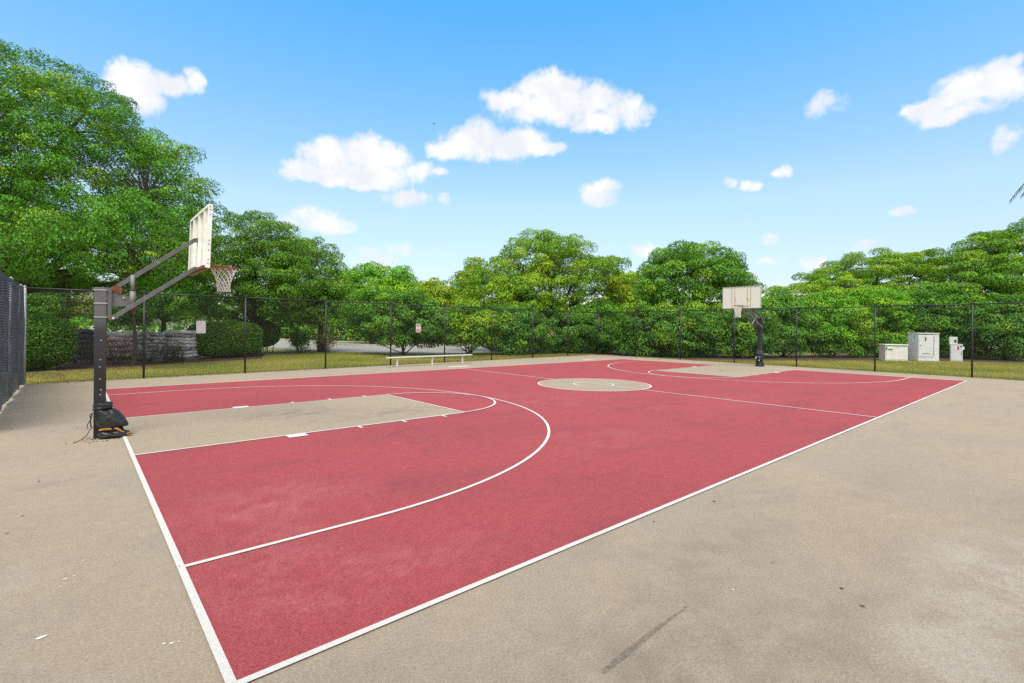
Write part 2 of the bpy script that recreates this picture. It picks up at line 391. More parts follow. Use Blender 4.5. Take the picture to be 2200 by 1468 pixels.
# mulch beds under the hedges and shrubs
def bed(pix, z=-0.026):
    sheet('mulch_bed', [tuple(ground(u, v, z)[:2]) for u, v in pix], z, M_MULCH)
bed([(20, 818), (60, 812), (130, 815), (150, 806), (90, 797), (30, 800)], -0.022)
bed([(120, 802), (260, 795), (400, 790), (470, 781), (560, 772), (600, 768), (590, 762), (540, 762), (420, 772), (250, 776), (120, 782)])
bed([(560, 762), (640, 764), (720, 760), (730, 755), (640, 754), (570, 757)], -0.022)
bed([(800, 768), (960, 771), (1150, 765.5), (1150, 762), (960, 764), (810, 762)], -0.018)
sheet('mulch_bed', [(28.3, 21.2), (28.2, 13), (30.4, 10.6), (34.5, 7.9), (40.5, 3.6), (42.3, -2.0), (46, -2), (45, 5), (36, 12.5), (31, 17), (29.5, 21.5)], -0.026, M_MULCH)

# ---------------------------------------------------------------- fences
M_BLACKV = mat('black_vinyl_coated_steel', (0.018, 0.02, 0.024), 0.45, 0.2, 8)
M_WIRE = mat('black_vinyl_wire', (0.02, 0.022, 0.026), 0.5, 0.1, 8)
M_GALV = mat('galvanised_steel', (0.42, 0.43, 0.45), 0.5, 0.15, 12, metal=0.6)
FH = 3.02
def mesh_panel(p0, p1, parent, z0=0.03, z1=FH - 0.02, pitch=0.07, w_=0.0043):
    """woven chain link between two posts: crossing diagonal wires, each a thin real prism"""
    p0, p1 = np.array(p0), np.array(p1); d = p1 - p0; Lg = np.linalg.norm(d); d /= Lg; nrm = np.array([-d[1], d[0]])
    H = z1 - z0; b_v, b_f = [], []
    for sgn in (1, -1):
        s0 = -H if sgn == 1 else 0.0
        for k in range(int((Lg + H) / pitch) + 1):
            a = s0 + k * pitch + 0.01
            t0, t1 = (a, a + H) if sgn == 1 else (a, a - H)
            lo, hi = 0.0, 1.0
            if sgn == 1: lo, hi = max(lo, -a / H), min(hi, (Lg - a) / H)
            else: lo, hi = max(lo, (a - Lg) / H), min(hi, a / H)
            if hi - lo < 0.01: continue
            off = 0.003 * sgn
            q = []
            for tt in (lo, hi):
                s = a + sgn * H * tt; c = np.array([*(p0 + d * s + nrm * off), z0 + H * tt])
                pd = np.array([d[0] * 0.7071, d[1] * 0.7071, -sgn * 0.7071]); n3 = np.array([nrm[0], nrm[1], 0])
                q += [c + pd * w_ / 2 - n3 * w_ * .3, c - pd * w_ / 2 - n3 * w_ * .3, c + n3 * w_ / 2]
            o = len(b_v); b_v += q
            b_f += [(o, o + 1, o + 4, o + 3), (o + 1, o + 2, o + 5, o + 4), (o + 2, o, o + 3, o + 5)]
    mb = MB(); mb.add(b_v, b_f); return mb.build('mesh_panel', M_WIRE, parent)
def fence(label, posts, loc, end_double=False):
    root = empty('chain_link_fence', (loc[0], loc[1], 0), label, 'fence')
    for i, p_ in enumerate(posts):
        b = MB(); r_ = 0.042 if i in (0, len(posts) - 1) else 0.034
        b.tube([(p_[0], p_[1], -0.05), (p_[0], p_[1], FH)], r_, 10)
        b.tube([(p_[0], p_[1], FH), (p_[0], p_[1], FH + 0.03), (p_[0], p_[1], FH + 0.05)], [r_ * 1.15, r_ * 1.1, r_ * .3], 10)
        po = b.build('post', M_GALV if (i == 0 and p_[0] < 0) else M_BLACKV, root)
    b = MB()
    for i in range(len(posts) - 1): b.tube([(*posts[i], FH - 0.02), (*posts[i + 1], FH - 0.02)], 0.024, 8)
    b.build('top_rail', M_BLACKV, root)
    b = MB(); b.tube([(*posts[0], 0.05), (*posts[-1], 0.05)], 0.004, 5); b.build('tension_wire', M_WIRE, root)
    for i in range(len(posts) - 1): mesh_panel(posts[i], posts[i + 1], root)
    return root
far_posts = [on_far(x) for x in (-1.84, 1.16, 4.42, 7.68, 10.92, 14.15, 17.5, 20.95, 24.4, 27.5)]
fence('long black chain link fence behind the white bench', far_posts, far_posts[4])
right_posts = [on_right(y) for y in (20.0, 16.75, 13.4, 10.0, 6.74, 3.38, 0.06, -3.3, -6.6)]
fence('black chain link fence behind the far hoop and utility cabinets', right_posts, right_posts[3])

# left fence carrying a dark wind screen
root = empty('screened_fence', (-1.9, 14.5, 0), 'grey-post fence covered with dark woven wind screen at left edge', 'fence')
lp = [np.array([-1.93 + 0.004 * i, 18.55 - 3.1 * i]) for i in range(4)]
for i, p_ in enumerate(lp):
    b = MB(); b.tube([(*p_, -0.05), (*p_, FH + 0.02)], 0.04, 10)
    b.ring((p_[0], p_[1], FH + 0.01), 0.03, 0.018, 12, 6); b.tube([(*p_, FH + .02), (*p_, FH + .06), (*p_, FH + .085)], [.045, .045, .012], 10)
    b.build('post', M_GALV, root)
b = MB(); b.tube([(*lp[0], FH - .03), (*lp[-1], FH - .03)], 0.022, 8); b.build('top_rail', M_GALV, root)
ms = bpy.data.materials.new('woven_wind_screen'); ms.use_nodes = True
n = N(ms.node_tree); bs = ms.node_tree.nodes['Principled BSDF']
tc = n.new('ShaderNodeTexCoord').outputs['Object']
sx = n.new('ShaderNodeSeparateXYZ'); n.put(sx.inputs[0], tc)
bands = n.math('SINE', n.math('MULTIPLY', n.math('ADD', sx.outputs[2], n.math('MULTIPLY', n.noise(tc, 3.0, 3), 0.04)), 2 * math.pi / 0.058))
cc_ = n.mix(n.step(bands, -0.2, 0.9), (0.028, 0.033, 0.045), (0.15, 0.165, 0.20))
cc_ = n.mix(n.math('MULTIPLY', n.step(n.noise(tc, 2.3, 5, 0.6), 0.45, 0.7), 0.6), cc_, (0.02, 0.022, 0.03))
n.put(bs.inputs['Base Color'], cc_); bs.inputs['Roughness'].default_value = 0.8
weave = n.noise(n.vec('MULTIPLY', tc, (1, 1, 2)), 2.1, 3, 0.6)
holes = n.math('MULTIPLY', n.step(bands, 0.2, -0.7), n.math('MULTIPLY_ADD', n.step(weave, 0.5, 0.7), 0.4, 0.25))
n.put(bs.inputs['Alpha'], n.math('SUBTRACT', 1.0, holes, clamp=True))
b = MB(); nu, nv = 150, 24; V = []
for i in range(nu + 1):
    y = 18.5 - 9.3 * i / nu
    for j in range(nv + 1):
        t = j / nv; z = 0.05 + (FH - 0.06) * t
        sway = 0.03 * math.sin(y * 5.3 + 1.2 * math.sin(z * 2)) + 0.018 * math.sin(y * 13.1 + z) + 0.05 * (1 - t) ** 2 * math.sin(y * 3.1 + 1)
        V.append((-1.86 + sway * (0.35 + 0.65 * (1 - abs(2 * t - 1) ** 3)), y, z + 0.02 * math.sin(y * 4.0) * (t < .02)))
b.add(V, [(i * (nv + 1) + j, i * (nv + 1) + j + 1, (i + 1) * (nv + 1) + j + 1, (i + 1) * (nv + 1) + j) for i in range(nu) for j in range(nv)], True)
b.build('wind_screen', ms, root)

# ---------------------------------------------------------------- basketball hoops
M_POLE = bpy.data.materials.new('worn_black_pole_paint'); M_POLE.use_nodes = True
n = N(M_POLE.node_tree); bs = M_POLE.node_tree.nodes['Principled BSDF']
tc = n.new('ShaderNodeTexCoord').outputs['Object']; sx = n.new('ShaderNodeSeparateXYZ'); n.put(sx.inputs[0], tc)
zz = n.math('ADD', sx.outputs[2], n.math('MULTIPLY', n.math('SUBTRACT', n.noise(tc, 4, 5), 0.5), 0.5))
c = n.mix(n.step(zz, 1.75, 2.1), n.mix(n.step(zz, 0.9, 1.7), (0.010, 0.011, 0.012), (0.024, 0.026, 0.029)), (0.115, 0.118, 0.122))   # newer grey coat on the top section
c = n.mix(n.math('MULTIPLY', n.step(n.noise(n.vec('MULTIPLY', tc, (9, 9, 2.2)), 1.0, 5, 0.7), 0.60, 0.74), 0.35), c, (0.17, 0.17, 0.18))
c = n.mix(n.math('MULTIPLY', n.step(n.noise(tc, 38, 3, 0.6), 0.68, 0.76), 0.6), c, (0.25, 0.25, 0.25))
n.put(bs.inputs['Base Color'], c); bs.inputs['Roughness'].default_value = 0.5
M_ARM = mat('grey_arm_paint', (0.115, 0.118, 0.125), 0.5, 0.18, 9, stain=(0.20, 0.19, 0.185), stain_scale=8, stain_lo=.58)
M_RUST = mat('rusty_steel', (0.17, 0.055, 0.03), 0.85, 0.4, 30, bump=0.003, bscale=70, stain=(0.33, 0.15, 0.10), stain_scale=25)
M_RIM = mat('faded_orange_rim', (0.30, 0.095, 0.06), 0.7, 0.3, 40, stain=(0.46, 0.24, 0.20), stain_scale=30)
M_BOARD = mat('weathered_white_board', (0.80, 0.77, 0.69), 0.6, 0.1, 5, stain=(0.58, 0.44, 0.22), stain_scale=4.5, stain_lo=.50)
M_BOARDW = mat('white_board_frame', (0.84, 0.84, 0.84), 0.55, 0.08, 8, stain=(0.46, 0.30, 0.16), stain_scale=11, stain_lo=.64)
M_STREAK = mat('rust_streak', (0.42, 0.24, 0.07), 0.85, 0.3, 30, stain=(0.16, 0.08, 0.05), stain_scale=30)
M_NET = mat('white_net_cord', (0.70, 0.68, 0.64), 0.9, 0.1, 40)
M_BOLT = mat('dark_bolt', (0.05, 0.05, 0.055), 0.5, 0.1, 40)
M_BOLTL = mat('zinc_bolt', (0.55, 0.55, 0.56), 0.35, 0.1, 40, metal=0.7)
def net(c, parent, r0=0.215, r1=0.105, H=0.43, n_=12, rad=0.0055, ragged=0.0, seed=1):
    rg = np.random.default_rng(seed); b = MB(); rows = 7
    prof = [1, .86, .74, .66, .60, .565, .55, .56]
    def P(k, j):
        t = j / rows; r_ = r1 + (r0 - r1) * ((prof[j] - .55) / .45); a = 2 * math.pi * (k + 0.5 * (j % 2)) / n_
        sag = 0.012 * math.sin(a * 2 + 1)
        return (c[0] + r_ * math.cos(a), c[1] + r_ * math.sin(a), c[2] - 0.012 - H * t ** 0.92 + sag * t)
    for k in range(n_):
        for sg in (0, 1):
            for j in range(rows):
                k2 = k if j % 2 == 0 else (k + 1)
                a_ = P(k, j); kk = (k - 1 + sg) if j % 2 == 0 else (k + sg)
                if ragged and j > 4 and rg.random() < ragged: continue
                e_ = P(kk, j + 1)
                b.tube([a_, e_], rad, 5, False)
    return b.build('net', M_NET, parent)
HX, HY = -0.34, 7.88
near_hoop = empty('basketball_hoop', (HX, HY, 0), 'near basketball hoop on dark square pole, seen from behind its white backboard', 'hoop', 'basketball hoops')
b = MB(); b.box((HX, HY, 1.24), (0.158, 0.158, 2.52)); pole = b.build('pole', M_POLE, near_hoop, 0.012)
for z in (2.455, 2.235, 2.005):
    b = MB(); b.box((HX, HY, z), (0.176, 0.176, 0.018)); b.build('band', M_GALV, pole, 0.003)
for z, dx in ((1.62, .01), (1.30, .0), (1.18, -.005), (.98, .0), (.80, .012), (.72, .004)):
    b = MB(); b.box((HX + dx, HY - 0.0805, z), (0.02, 0.003, 0.014)); b.build('bolt_scar', M_BOLTL, pole)
b = MB(); b.box((-0.225, HY, 2.245), (0.055, 0.15, 0.50)); b.build('mounting_channel', M_ARM, near_hoop, 0.004)
b = MB()
tri = [(-0.197, 2.45), (-0.197, 2.19), (0.06, 2.20), (0.115, 2.27), (0.06, 2.36)]
V = [(x, HY - 0.03, z) for x, z in tri] + [(x, HY + 0.03, z) for x, z in tri]; k = len(tri)
b.add(V, [tuple(range(k))[::-1], tuple(range(k, 2 * k))] + [(i, (i + 1) % k, (i + 1) % k + k, i + k) for i in range(k)])
gus = b.build('gusset', M_ARM, near_hoop)
b = MB(); b.tube([(-0.035, HY - 0.03, 2.335), (-0.035, HY - 0.042, 2.335)], 0.016, 8); b.build('bolt', M_BOLTL, gus)
ua = MB(); ua.bar((-0.20, HY, 2.465), (1.0, HY, 3.46), 0.06, 0.07); ua.bar((0.985, HY, 3.455), (1.045, HY, 3.455), 0.075, 0.075)
upper = ua.build('upper_arm', M_ARM, near_hoop, 0.004)
b = MB(); b.bar((-0.205, HY - .036, 2.46), (-0.11, HY - .036, 2.53), 0.008, 0.085); b.bar((-0.165, HY - .045, 2.50), (-0.06, HY - .045, 2.455), 0.012, 0.10)
b.build('rusty_bracket', M_RUST, upper)
la = MB(); la.bar((-0.20, HY - 0.075, 1.985), (0.99, HY - 0.075, 2.925), 0.055, 0.07); la.bar((0.975, HY - 0.05, 2.92), (1.045, HY - 0.05, 2.92), 0.075, 0.07)
lower = la.build('lower_arm', M_ARM, near_hoop, 0.004)
b = MB(); b.box((-0.20, HY - 0.075, 1.975), (0.075, 0.09, 0.05)); b.build('rusty_pivot', M_RUST, lower, 0.01)
b = MB(); b.tube([(-0.175, HY - 0.118, 1.985), (-0.175, HY - 0.135, 1.985)], 0.02, 8); b.build('bolt', M_BOLTL, lower)
b = MB(); b.tube([(0.085, HY - 0.03, 2.20), (0.085, HY - 0.03, 2.48)], 0.04, 12); b.tube([(0.085, HY - 0.03, 2.48), (0.085, HY - 0.03, 2.74)], 0.03, 12)
st = b.build('adjuster_strut', mat('grey_strut_paint', (0.22, 0.22, 0.225), .5, .15, 12), near_hoop)
b = MB(); b.tube([(0.085, HY - .03, 2.465), (0.085, HY - .03, 2.50)], 0.043, 12); b.build('strut_collar', M_BOLT, st)
b = MB(); b.tube([(0.085, HY - .03, 2.10), (0.085, HY - .03, 2.20)], [.03, .042], 10); b.build('rusty_end', M_RUST, st)
# backboard: steel pan, open back with ribs
BX0, BX1, BY0, BY1, BZ0, BZ1 = 1.02, 1.085, 6.965, 8.795, 2.875, 3.975
lean = 0.035
def lx(z): return lean * (z - BZ0) / (BZ1 - BZ0)
def board_face(b, x0, x1, y0, y1, z0, z1):
    P = [(x + lx(z), y, z) for z in (z0, z1) for y in (y0, y1) for x in (x0, x1)]
    b.add(P, [(0, 2, 3, 1), (4, 5, 7, 6), (0, 1, 5, 4), (2, 6, 7, 3), (0, 4, 6, 2), (1, 3, 7, 5)])
b = MB(); board_face(b, BX1 - 0.008, BX1, BY0, BY1, BZ0, BZ1); board = b.build('backboard', M_BOARD, near_hoop)
for y0_, y1_, f0, f1 in ((BY0 + .001, BY0 + .012, BY0 + .010, BY0 + .05), (BY1 - .012, BY1 - .001, BY1 - .05, BY1 - .010)):
    b = MB(); board_face(b, BX0 + .001, BX1 - .008, y0_, y1_, BZ0, BZ1); board_face(b, BX0, BX0 + 0.010, f0, f1, BZ0 + .012, BZ1 - .012); b.build('side_flange', M_BOARDW, board)
b = MB(); board_face(b, BX0, BX1 - .008, BY0 + .012, BY1 - .012, BZ1 - 0.012, BZ1 - .001); board_face(b, BX0 - .002, BX0 + .01, BY0 + .05, BY1 - .05, BZ1 - .045, BZ1 - .012)
b.build('top_flange', M_BOARDW, board)
b = MB(); board_face(b, BX0, BX1 - .008, BY0 + .012, BY1 - .012, BZ0 + .001, BZ0 + 0.012); board_face(b, BX0 - .01, BX0 + .02, BY0 + .2, BY1 - .2, BZ0 + .012, BZ0 + .06)
b.build('bottom_flange', M_RUST, board)
for y in (7.36, 7.88, 8.40):
    b = MB(); board_face(b, BX0 + .004, BX1 - .009, y - 0.055, y + 0.055, BZ0 + .014, BZ1 - .014); b.build('rib', M_BOARDW, board)
for (y, z0, z1, wd_) in ((7.18, 3.52, 3.70, .03), (7.56, 3.12, 3.50, .03), (7.62, 3.30, 3.42, .05), (7.12, 3.1, 3.16, .02), (7.68, 3.05, 3.3, .02), (8.1, 3.2, 3.5, .04)):
    b = MB(); board_face(b, BX1 - .0115, BX1 - .009, y - wd_ / 2 - 0.006, y + wd_ / 2, z0, z1); b.build('rust_streak', M_STREAK, board)
for z in (3.93, 3.88, 3.79, 3.35, 3.28, 3.18, 3.02, 2.95):
    b = MB(); b.box((1.05 + lx(z), BY0 - 0.003, z), (0.014, 0.008, 0.014)); b.build('bolt', M_BOLT, board)
b = MB(); b.ring((1.475, HY, 2.99), 0.2286, 0.009, 40, 8)
b.box((1.165, HY, 2.985), (0.16, 0.12, 0.012)); b.box((1.100, HY, 2.965), (0.012, 0.16, 0.13))
for s_ in (-1, 1): b.tube([(1.11, HY + s_ * .07, 2.91), (1.30, HY + s_ * .12, 2.975), (1.40, HY + s_ * .20, 2.982)], 0.008, 6)
b.ring((1.475, HY, 2.965), 0.226, 0.005, 40, 6)
for k in range(20):
    a = 2 * math.pi * k / 20; b.box((1.475 + .228 * math.cos(a), HY + .228 * math.sin(a), 2.978), (0.008, 0.008, 0.026))
rim = b.build('rim', M_RIM, near_hoop)
net((1.475, HY, 2.97), rim)

# torn pad strapped round the foot of the near pole
M_VINYL = mat('cracked_black_vinyl', (0.012, 0.012, 0.014), 0.38, 0.3, 14, bump=0.03, bscale=11, stain=(0.05, 0.05, 0.055), stain_scale=18, stain_lo=.62)
M_FOAM = mat('orange_foam', (0.40, 0.19, 0.04), 0.95, 0.25, 40, bump=0.01, bscale=60, stain=(0.20, 0.10, 0.04), stain_scale=20)
M_CORD = mat('black_cord', (0.014, 0.014, 0.015), 0.8, 0.2, 60)
pad = empty('torn_pole_pad', (-0.24, 7.80, 0), 'torn black vinyl pad with orange foam strapped round near hoop pole', 'pole pad')
rg = np.random.default_rng(11)
def sleeve(rows, nm, mt, seed, jit=0.012):
    """rows: z, centre x, centre y, half width x, half width y"""
    rr = np.random.default_rng(seed); b = MB(); K = 28; V = []
    ph = rr.uniform(0, 6.28, 6)
    for j, (z, cx_, cy_, rx, ry) in enumerate(rows):
        for k in range(K):
            a = 2 * math.pi * k / K
            q = abs(math.cos(a)) ** 3.2 + abs(math.sin(a)) ** 3.2; q = q ** (-1 / 3.2)
            wv = jit * (math.sin(3 * a + ph[0] + j * 1.1) + math.sin(7 * a + ph[1] + j * 2.3) + 0.6 * math.sin(11 * a + ph[2] - j * 1.7))
            V.append((cx_ + (rx + wv) * q * math.cos(a), cy_ + (ry + wv) * q * math.sin(a), max(0.004, z + jit * 0.9 * math.sin(4 * a + ph[3] + j))))
    n = len(rows)
    b.add(V, [(j * K + k, j * K + (k + 1) % K, (j + 1) * K + (k + 1) % K, (j + 1) * K + k) for j in range(n - 1) for k in range(K)] + [tuple(range(K))[::-1], tuple((n - 1) * K + k for k in range(K))], True)
    o = b.build(nm, mt, pad); s = o.modifiers.new('sub', 'SUBSURF'); s.levels = 1; s.render_levels = 2
    return o
up = sleeve([(0.165, -0.175, 7.80, .20, .16), (0.20, -0.165, 7.80, .215, .165), (0.27, -0.18, 7.80, .195, .16), (0.36, -0.21, 7.81, .165, .15), (0.45, -0.25, 7.83, .135, .13), (0.475, -0.275, 7.84, .115, .12)], 'upper_cover', M_VINYL, 1, .010)
sleeve([(0.475, -0.29, 7.86, .112, .12), (0.50, -0.285, 7.86, .122, .126), (0.52, -0.29, 7.86, .108, .116), (0.545, -0.285, 7.86, .12, .124), (0.565, -0.29, 7.86, .106, .112), (0.585, -.295, 7.86, .10, .105)], 'gathered_collar', M_VINYL, 2, .006)
sleeve([(0.05, -0.20, 7.82, .15, .13), (0.10, -0.195, 7.82, .165, .14), (0.14, -0.19, 7.82, .165, .14), (0.18, -0.195, 7.82, .14, .12)], 'inner_wrap', M_VINYL, 3, .012)
lowc = sleeve([(0.004, -0.165, 7.79, .215, .18), (0.03, -0.155, 7.79, .235, .19), (0.07, -0.17, 7.79, .21, .18), (0.105, -0.20, 7.79, .17, .16), (0.12, -0.21, 7.79, .13, .13)], 'lower_cover', M_VINYL, 4, .016)
b = MB(); b.box((0.035, 7.68, 0.058), (0.09, 0.05, 0.016), ((.93, .3, .2), (-.3, .95, 0), (-.19, -.06, .98))); b.box((0.03, 7.67, 0.026), (0.10, 0.04, 0.014)); b.build('foam_scrap', M_FOAM, pad, .006)
def shard(pts, nm='foam_strip'):
    b = MB(); k = len(pts); V = [(x, 7.635 + .012 * (i % 2), z) for i, (x, z) in enumerate(pts)]
    b.add(V + [(x, y + .03, z) for x, y, z in V], [tuple(range(k))[::-1], tuple(range(k, 2 * k))] + [(i, i + k, (i + 1) % k + k, (i + 1) % k) for i in range(k)]); b.build(nm, M_FOAM, pad)
shard([(-0.36, .150), (-0.27, .140), (-0.19, .150), (-0.20, .172), (-0.28, .178), (-0.35, .168)])
shard([(-0.17, .165), (-0.12, .172), (-0.055, .115), (-0.02, .085), (-0.04, .08), (-0.10, .11)])
for z, q in ((0.485, .135), (0.53, .13), (0.555, .127)):
    b = MB(); b.ring((-0.30, 7.87, z), q, 0.007, 24, 5, ((1, 0, .12), (0, 1, -.05), (0, 0, 1))); b.build('strap', M_CORD, pad)
b = MB(); b.tube([(-0.43, 7.76, .43), (-0.47, 7.74, .40), (-0.455, 7.73, .33), (-0.50, 7.72, .25), (-0.49, 7.71, .18)], .007, 5); b.tube([(-0.43, 7.76, .20), (-0.47, 7.72, .16), (-0.50, 7.68, .09), (-0.58, 7.62, .03), (-0.67, 7.55, .008)], .006, 5)
b.tube([(-0.44, 7.76, .42), (-0.46, 7.735, .30), (-0.45, 7.73, .2)], .009, 5); b.build('loose_cord', M_CORD, pad)
b = MB()
for k in range(70):
    x, y = -0.25 + rg.normal(0, .26), 7.66 + rg.normal(0, .16); s_ = rg.uniform(.004, .013); a = rg.uniform(0, 6.3)
    b.box((x, y, .006), (s_ * 2, s_, .006), ((math.cos(a), math.sin(a), 0), (-math.sin(a), math.cos(a), 0), (0, 0, 1)))
tag(b.build('rubber_crumbs', M_CORD), 'black crumbs of torn vinyl scattered round the pole foot', 'crumbs', kind='stuff')

# far hoop
PX2, PY2 = 25.86, 8.02
far_hoop = empty('basketball_hoop', (PX2, PY2, 0), 'far basketball hoop facing the camera with yellowed clear backboard', 'hoop', 'basketball hoops')
M_POLE2 = mat('dark_pole_paint', (0.02, 0.022, 0.028), 0.42, 0.2, 9, stain=(0.09, 0.09, 0.10), stain_scale=9, stain_lo=.66)
b = MB(); b.box((PX2, PY2, 1.24), (0.2, 0.2, 2.48)); pole2 = b.build('pole', M_POLE2, far_hoop, 0.02)
b = MB(); b.box((PX2 - .02, PY2, 2.02), (0.26, 0.25, 0.20)); b.build('mounting_sleeve', M_POLE2, far_hoop, 0.012)
b = MB(); b.box((PX2, PY2, 0.02), (0.36, 0.36, 0.05)); b.build('base_plate', M_POLE2, pole2, .01)
B2X = 23.72
for s_ in (-1, 1):
    y = PY2 + s_ * 0.13
    b = MB(); b.bar((PX2 + .02, y, 2.42), (B2X + 0.10, y, 3.48), 0.035, 0.07); b.build('upper_arm', M_ARM, far_hoop)
    b = MB(); b.bar((PX2 + .02, y, 1.95), (B2X + 0.10, y, 2.98), 0.035, 0.07); b.build('lower_arm', M_ARM, far_hoop)
    b = MB(); b.bar((B2X + 0.06, PY2 + s_ * .33, 2.94), (B2X + .06, PY2 + s_ * .33, 3.95), 0.05, 0.05, (1, 0, 0)); b.build('board_upright', M_BOARDW, far_hoop)
    b = MB(); b.bar((25.2, y, 2.1), (25.05, y, 2.62), .03, .04, (1, 0, 0)); b.build('link_bar', M_ARM, far_hoop)
for x, z in ((25.3, 2.24), (25.3, 2.70), (24.6, 2.60), (24.6, 3.04)):
    b = MB(); b.bar((x, PY2 - .15, z), (x, PY2 + .15, z), .05, .05); b.build('cross_brace', M_ARM, far_hoop)
b = MB(); b.bar((24.95, PY2, 2.18), (25.5, PY2, 2.62), .05, .05); b.build('adjuster_strut', M_GALV, far_hoop)
M_ACR = bpy.data.materials.new('yellowed_acrylic'); M_ACR.use_nodes = True
n = N(M_ACR.node_tree); bs = M_ACR.node_tree.nodes['Principled BSDF']; tc = n.new('ShaderNodeTexCoord').outputs['Object']
n.put(bs.inputs['Base Color'], n.mix(n.step(n.noise(tc, 2.0, 5, .6), .35, .65), (0.76, 0.77, 0.66), (0.72, 0.75, 0.68)))
bs.inputs['Roughness'].default_value = 0.35; bs.inputs['Alpha'].default_value = 0.93
BC = 8.02; BW = 1.86; Z0_, Z1_ = 2.915, 3.975
b = MB(); b.box((B2X, BC, (Z0_ + Z1_) / 2), (0.012, BW - .06, Z1_ - Z0_ - .06)); bd2 = b.build('backboard', M_ACR, far_hoop)
b = MB()
b.box((B2X, BC, Z1_ - .015), (0.04, BW, .03)); b.box((B2X, BC, Z0_ + .015), (0.04, BW, .03))
for s_ in (-1, 1): b.box((B2X, BC + s_ * (BW / 2 - .015), (Z0_ + Z1_) / 2), (0.04, .03, Z1_ - Z0_ - .06))
b.build('board_frame', mat('aluminium_frame', (0.52, 0.52, 0.53), .4, .08, 8, metal=.3), bd2)
M_TANBAR = mat('rust_tinted_bar', (0.44, 0.35, 0.19), 0.7, .25, 10)
for y in (BC + .47, BC + .32, BC - .29, BC - .45):
    b = MB(); b.box((B2X - .012, y, (Z0_ + Z1_) / 2), (0.008, .022, Z1_ - Z0_ - .062)); b.build('vertical_strip', M_TANBAR, bd2)
b = MB(); b.box((B2X - .012, BC - .05, Z0_ + .11), (0.01, .7, .035)); b.build('lower_strip', M_TANBAR, bd2)
for s_ in (-.27, .34):
    b = MB(); b.bar((B2X - .013, BC + s_, 3.48), (B2X - .013, BC + s_ - .1, 3.28), .006, .03, (1, 0, 0)); b.build('scratch_mark', M_TANBAR, bd2)
RC2 = (B2X - 0.38, BC, 3.03)
b = MB(); b.ring(RC2, 0.2286, 0.012, 36, 8); b.box((B2X - .09, BC, 3.02), (0.15, .14, .02)); b.box((B2X - .02, BC, 3.0), (.02, .2, .14))
for s_ in (-1, 1): b.tube([(B2X - .03, BC + s_ * .08, 2.95), (B2X - .3, BC + s_ * .2, 3.02)], .01, 6)
rim2 = b.build('rim', M_RUST, far_hoop)
net(RC2, rim2, 0.21, .12, .55, 12, .009, .35, 4)
pad2 = empty('pole_pad', (PX2, PY2, 0), 'black pad wrapped round far hoop pole with white mark', 'pole pad')
pad_keep, pad = pad, pad2
sleeve([(0.005, PX2, PY2, .20, .20), (0.06, PX2, PY2, .185, .185), (0.2, PX2, PY2, .165, .165), (0.34, PX2, PY2, .17, .17)], 'skirt', M_VINYL, 7, .012)
sleeve([(0.30, PX2 - .03, PY2, .19, .18), (0.38, PX2 - .05, PY2 + .02, .215, .19), (0.5, PX2 - .04, PY2 + .02, .20, .185), (0.58, PX2 - .01, PY2, .17, .165)], 'middle_wrap', M_VINYL, 8, .014)
sleeve([(0.57, PX2, PY2, .165, .16), (0.68, PX2, PY2, .15, .15), (0.80, PX2, PY2, .135, .135), (0.84, PX2, PY2, .125, .125)], 'upper_wrap', mat('dusty_vinyl', (0.045, 0.047, 0.052), .6, .3, 12, bump=.02, bscale=12), 9, .01)
b = MB(); b.box((PX2 - .235, PY2 + .06, .44), (.006, .10, .13), ((1, 0, 0), (0, .9, .43), (0, -.43, .9))); b.box((PX2 - .237, PY2 - .07, .38), (.006, .06, .15)); b.build('white_mark', M_BOARDW, pad2)

# ---------------------------------------------------------------- bench
M_ALU = mat('white_aluminium', (0.66, 0.65, 0.62), 0.45, 0.06, 6)
bench = empty('bench', (12.63, 18.32, 0), 'long low white aluminium bench in front of the far fence', 'bench')
b = MB(); b.box((12.63, 18.30, 0.445), (4.86, 0.25, 0.045)); b.build('seat', M_ALU, bench, 0.006)
for x in (10.74, 12.66, 14.49):
    b = MB(); b.box((x, 18.30, 0.21), (0.07, 0.07, 0.42)); lg = b.build('leg', M_ALU, bench, .008)
    b = MB(); b.box((x, 18.30, 0.415), (0.06, 0.22, 0.014)); b.build('seat_bracket', M_ALU, lg)

# ---------------------------------------------------------------- signs on the far fence
M_SIGNW = mat('white_sign_back', (0.66, 0.63, 0.66), 0.5, 0.05, 6)
M_SIGNR = mat('red_sign_print', (0.50, 0.085, 0.06), 0.5, 0.1, 10, stain=(0.56, 0.2, 0.15), stain_scale=12)
M_SIGNK = mat('dark_sign_print', (0.12, 0.03, 0.04), 0.5, 0.1, 10)
fd = (FB - FA) / np.linalg.norm(FB - FA); fd3 = np.array([fd[0], fd[1], 0]); fn3 = np.array([-fd[1], fd[0], 0])
def plate(c, w_, h_, t_, mt, name, parent=None, r_=0.04):
    b = MB(); pts = []
    for (sx_, sz_, a0) in ((1, 1, 0), (-1, 1, 90), (-1, -1, 180), (1, -1, 270)):
        for k in range(5):
            a = R(a0 + 22.5 * k); pts.append((sx_ * (w_ / 2 - r_) + r_ * math.cos(a), sz_ * (h_ / 2 - r_) + r_ * math.sin(a)))
    V = [np.array(c) + fd3 * x + UP0 * z - fn3 * t_ / 2 for x, z in pts] + [np.array(c) + fd3 * x + UP0 * z + fn3 * t_ / 2 for x, z in pts]; k = len(pts)
    b.add(V, [tuple(range(k)), tuple(range(k, 2 * k))[::-1]] + [(i, i + k, (i + 1) % k + k, (i + 1) % k) for i in range(k)])
    return b.build(name, mt, parent)
def fence_hit(u, v, off):
    d = ray(u, v); p0 = np.array([FA[0], FA[1], 0]) + fn3 * off
    t = np.dot(p0 - CAM, fn3) / np.dot(d, fn3); return CAM + d * t
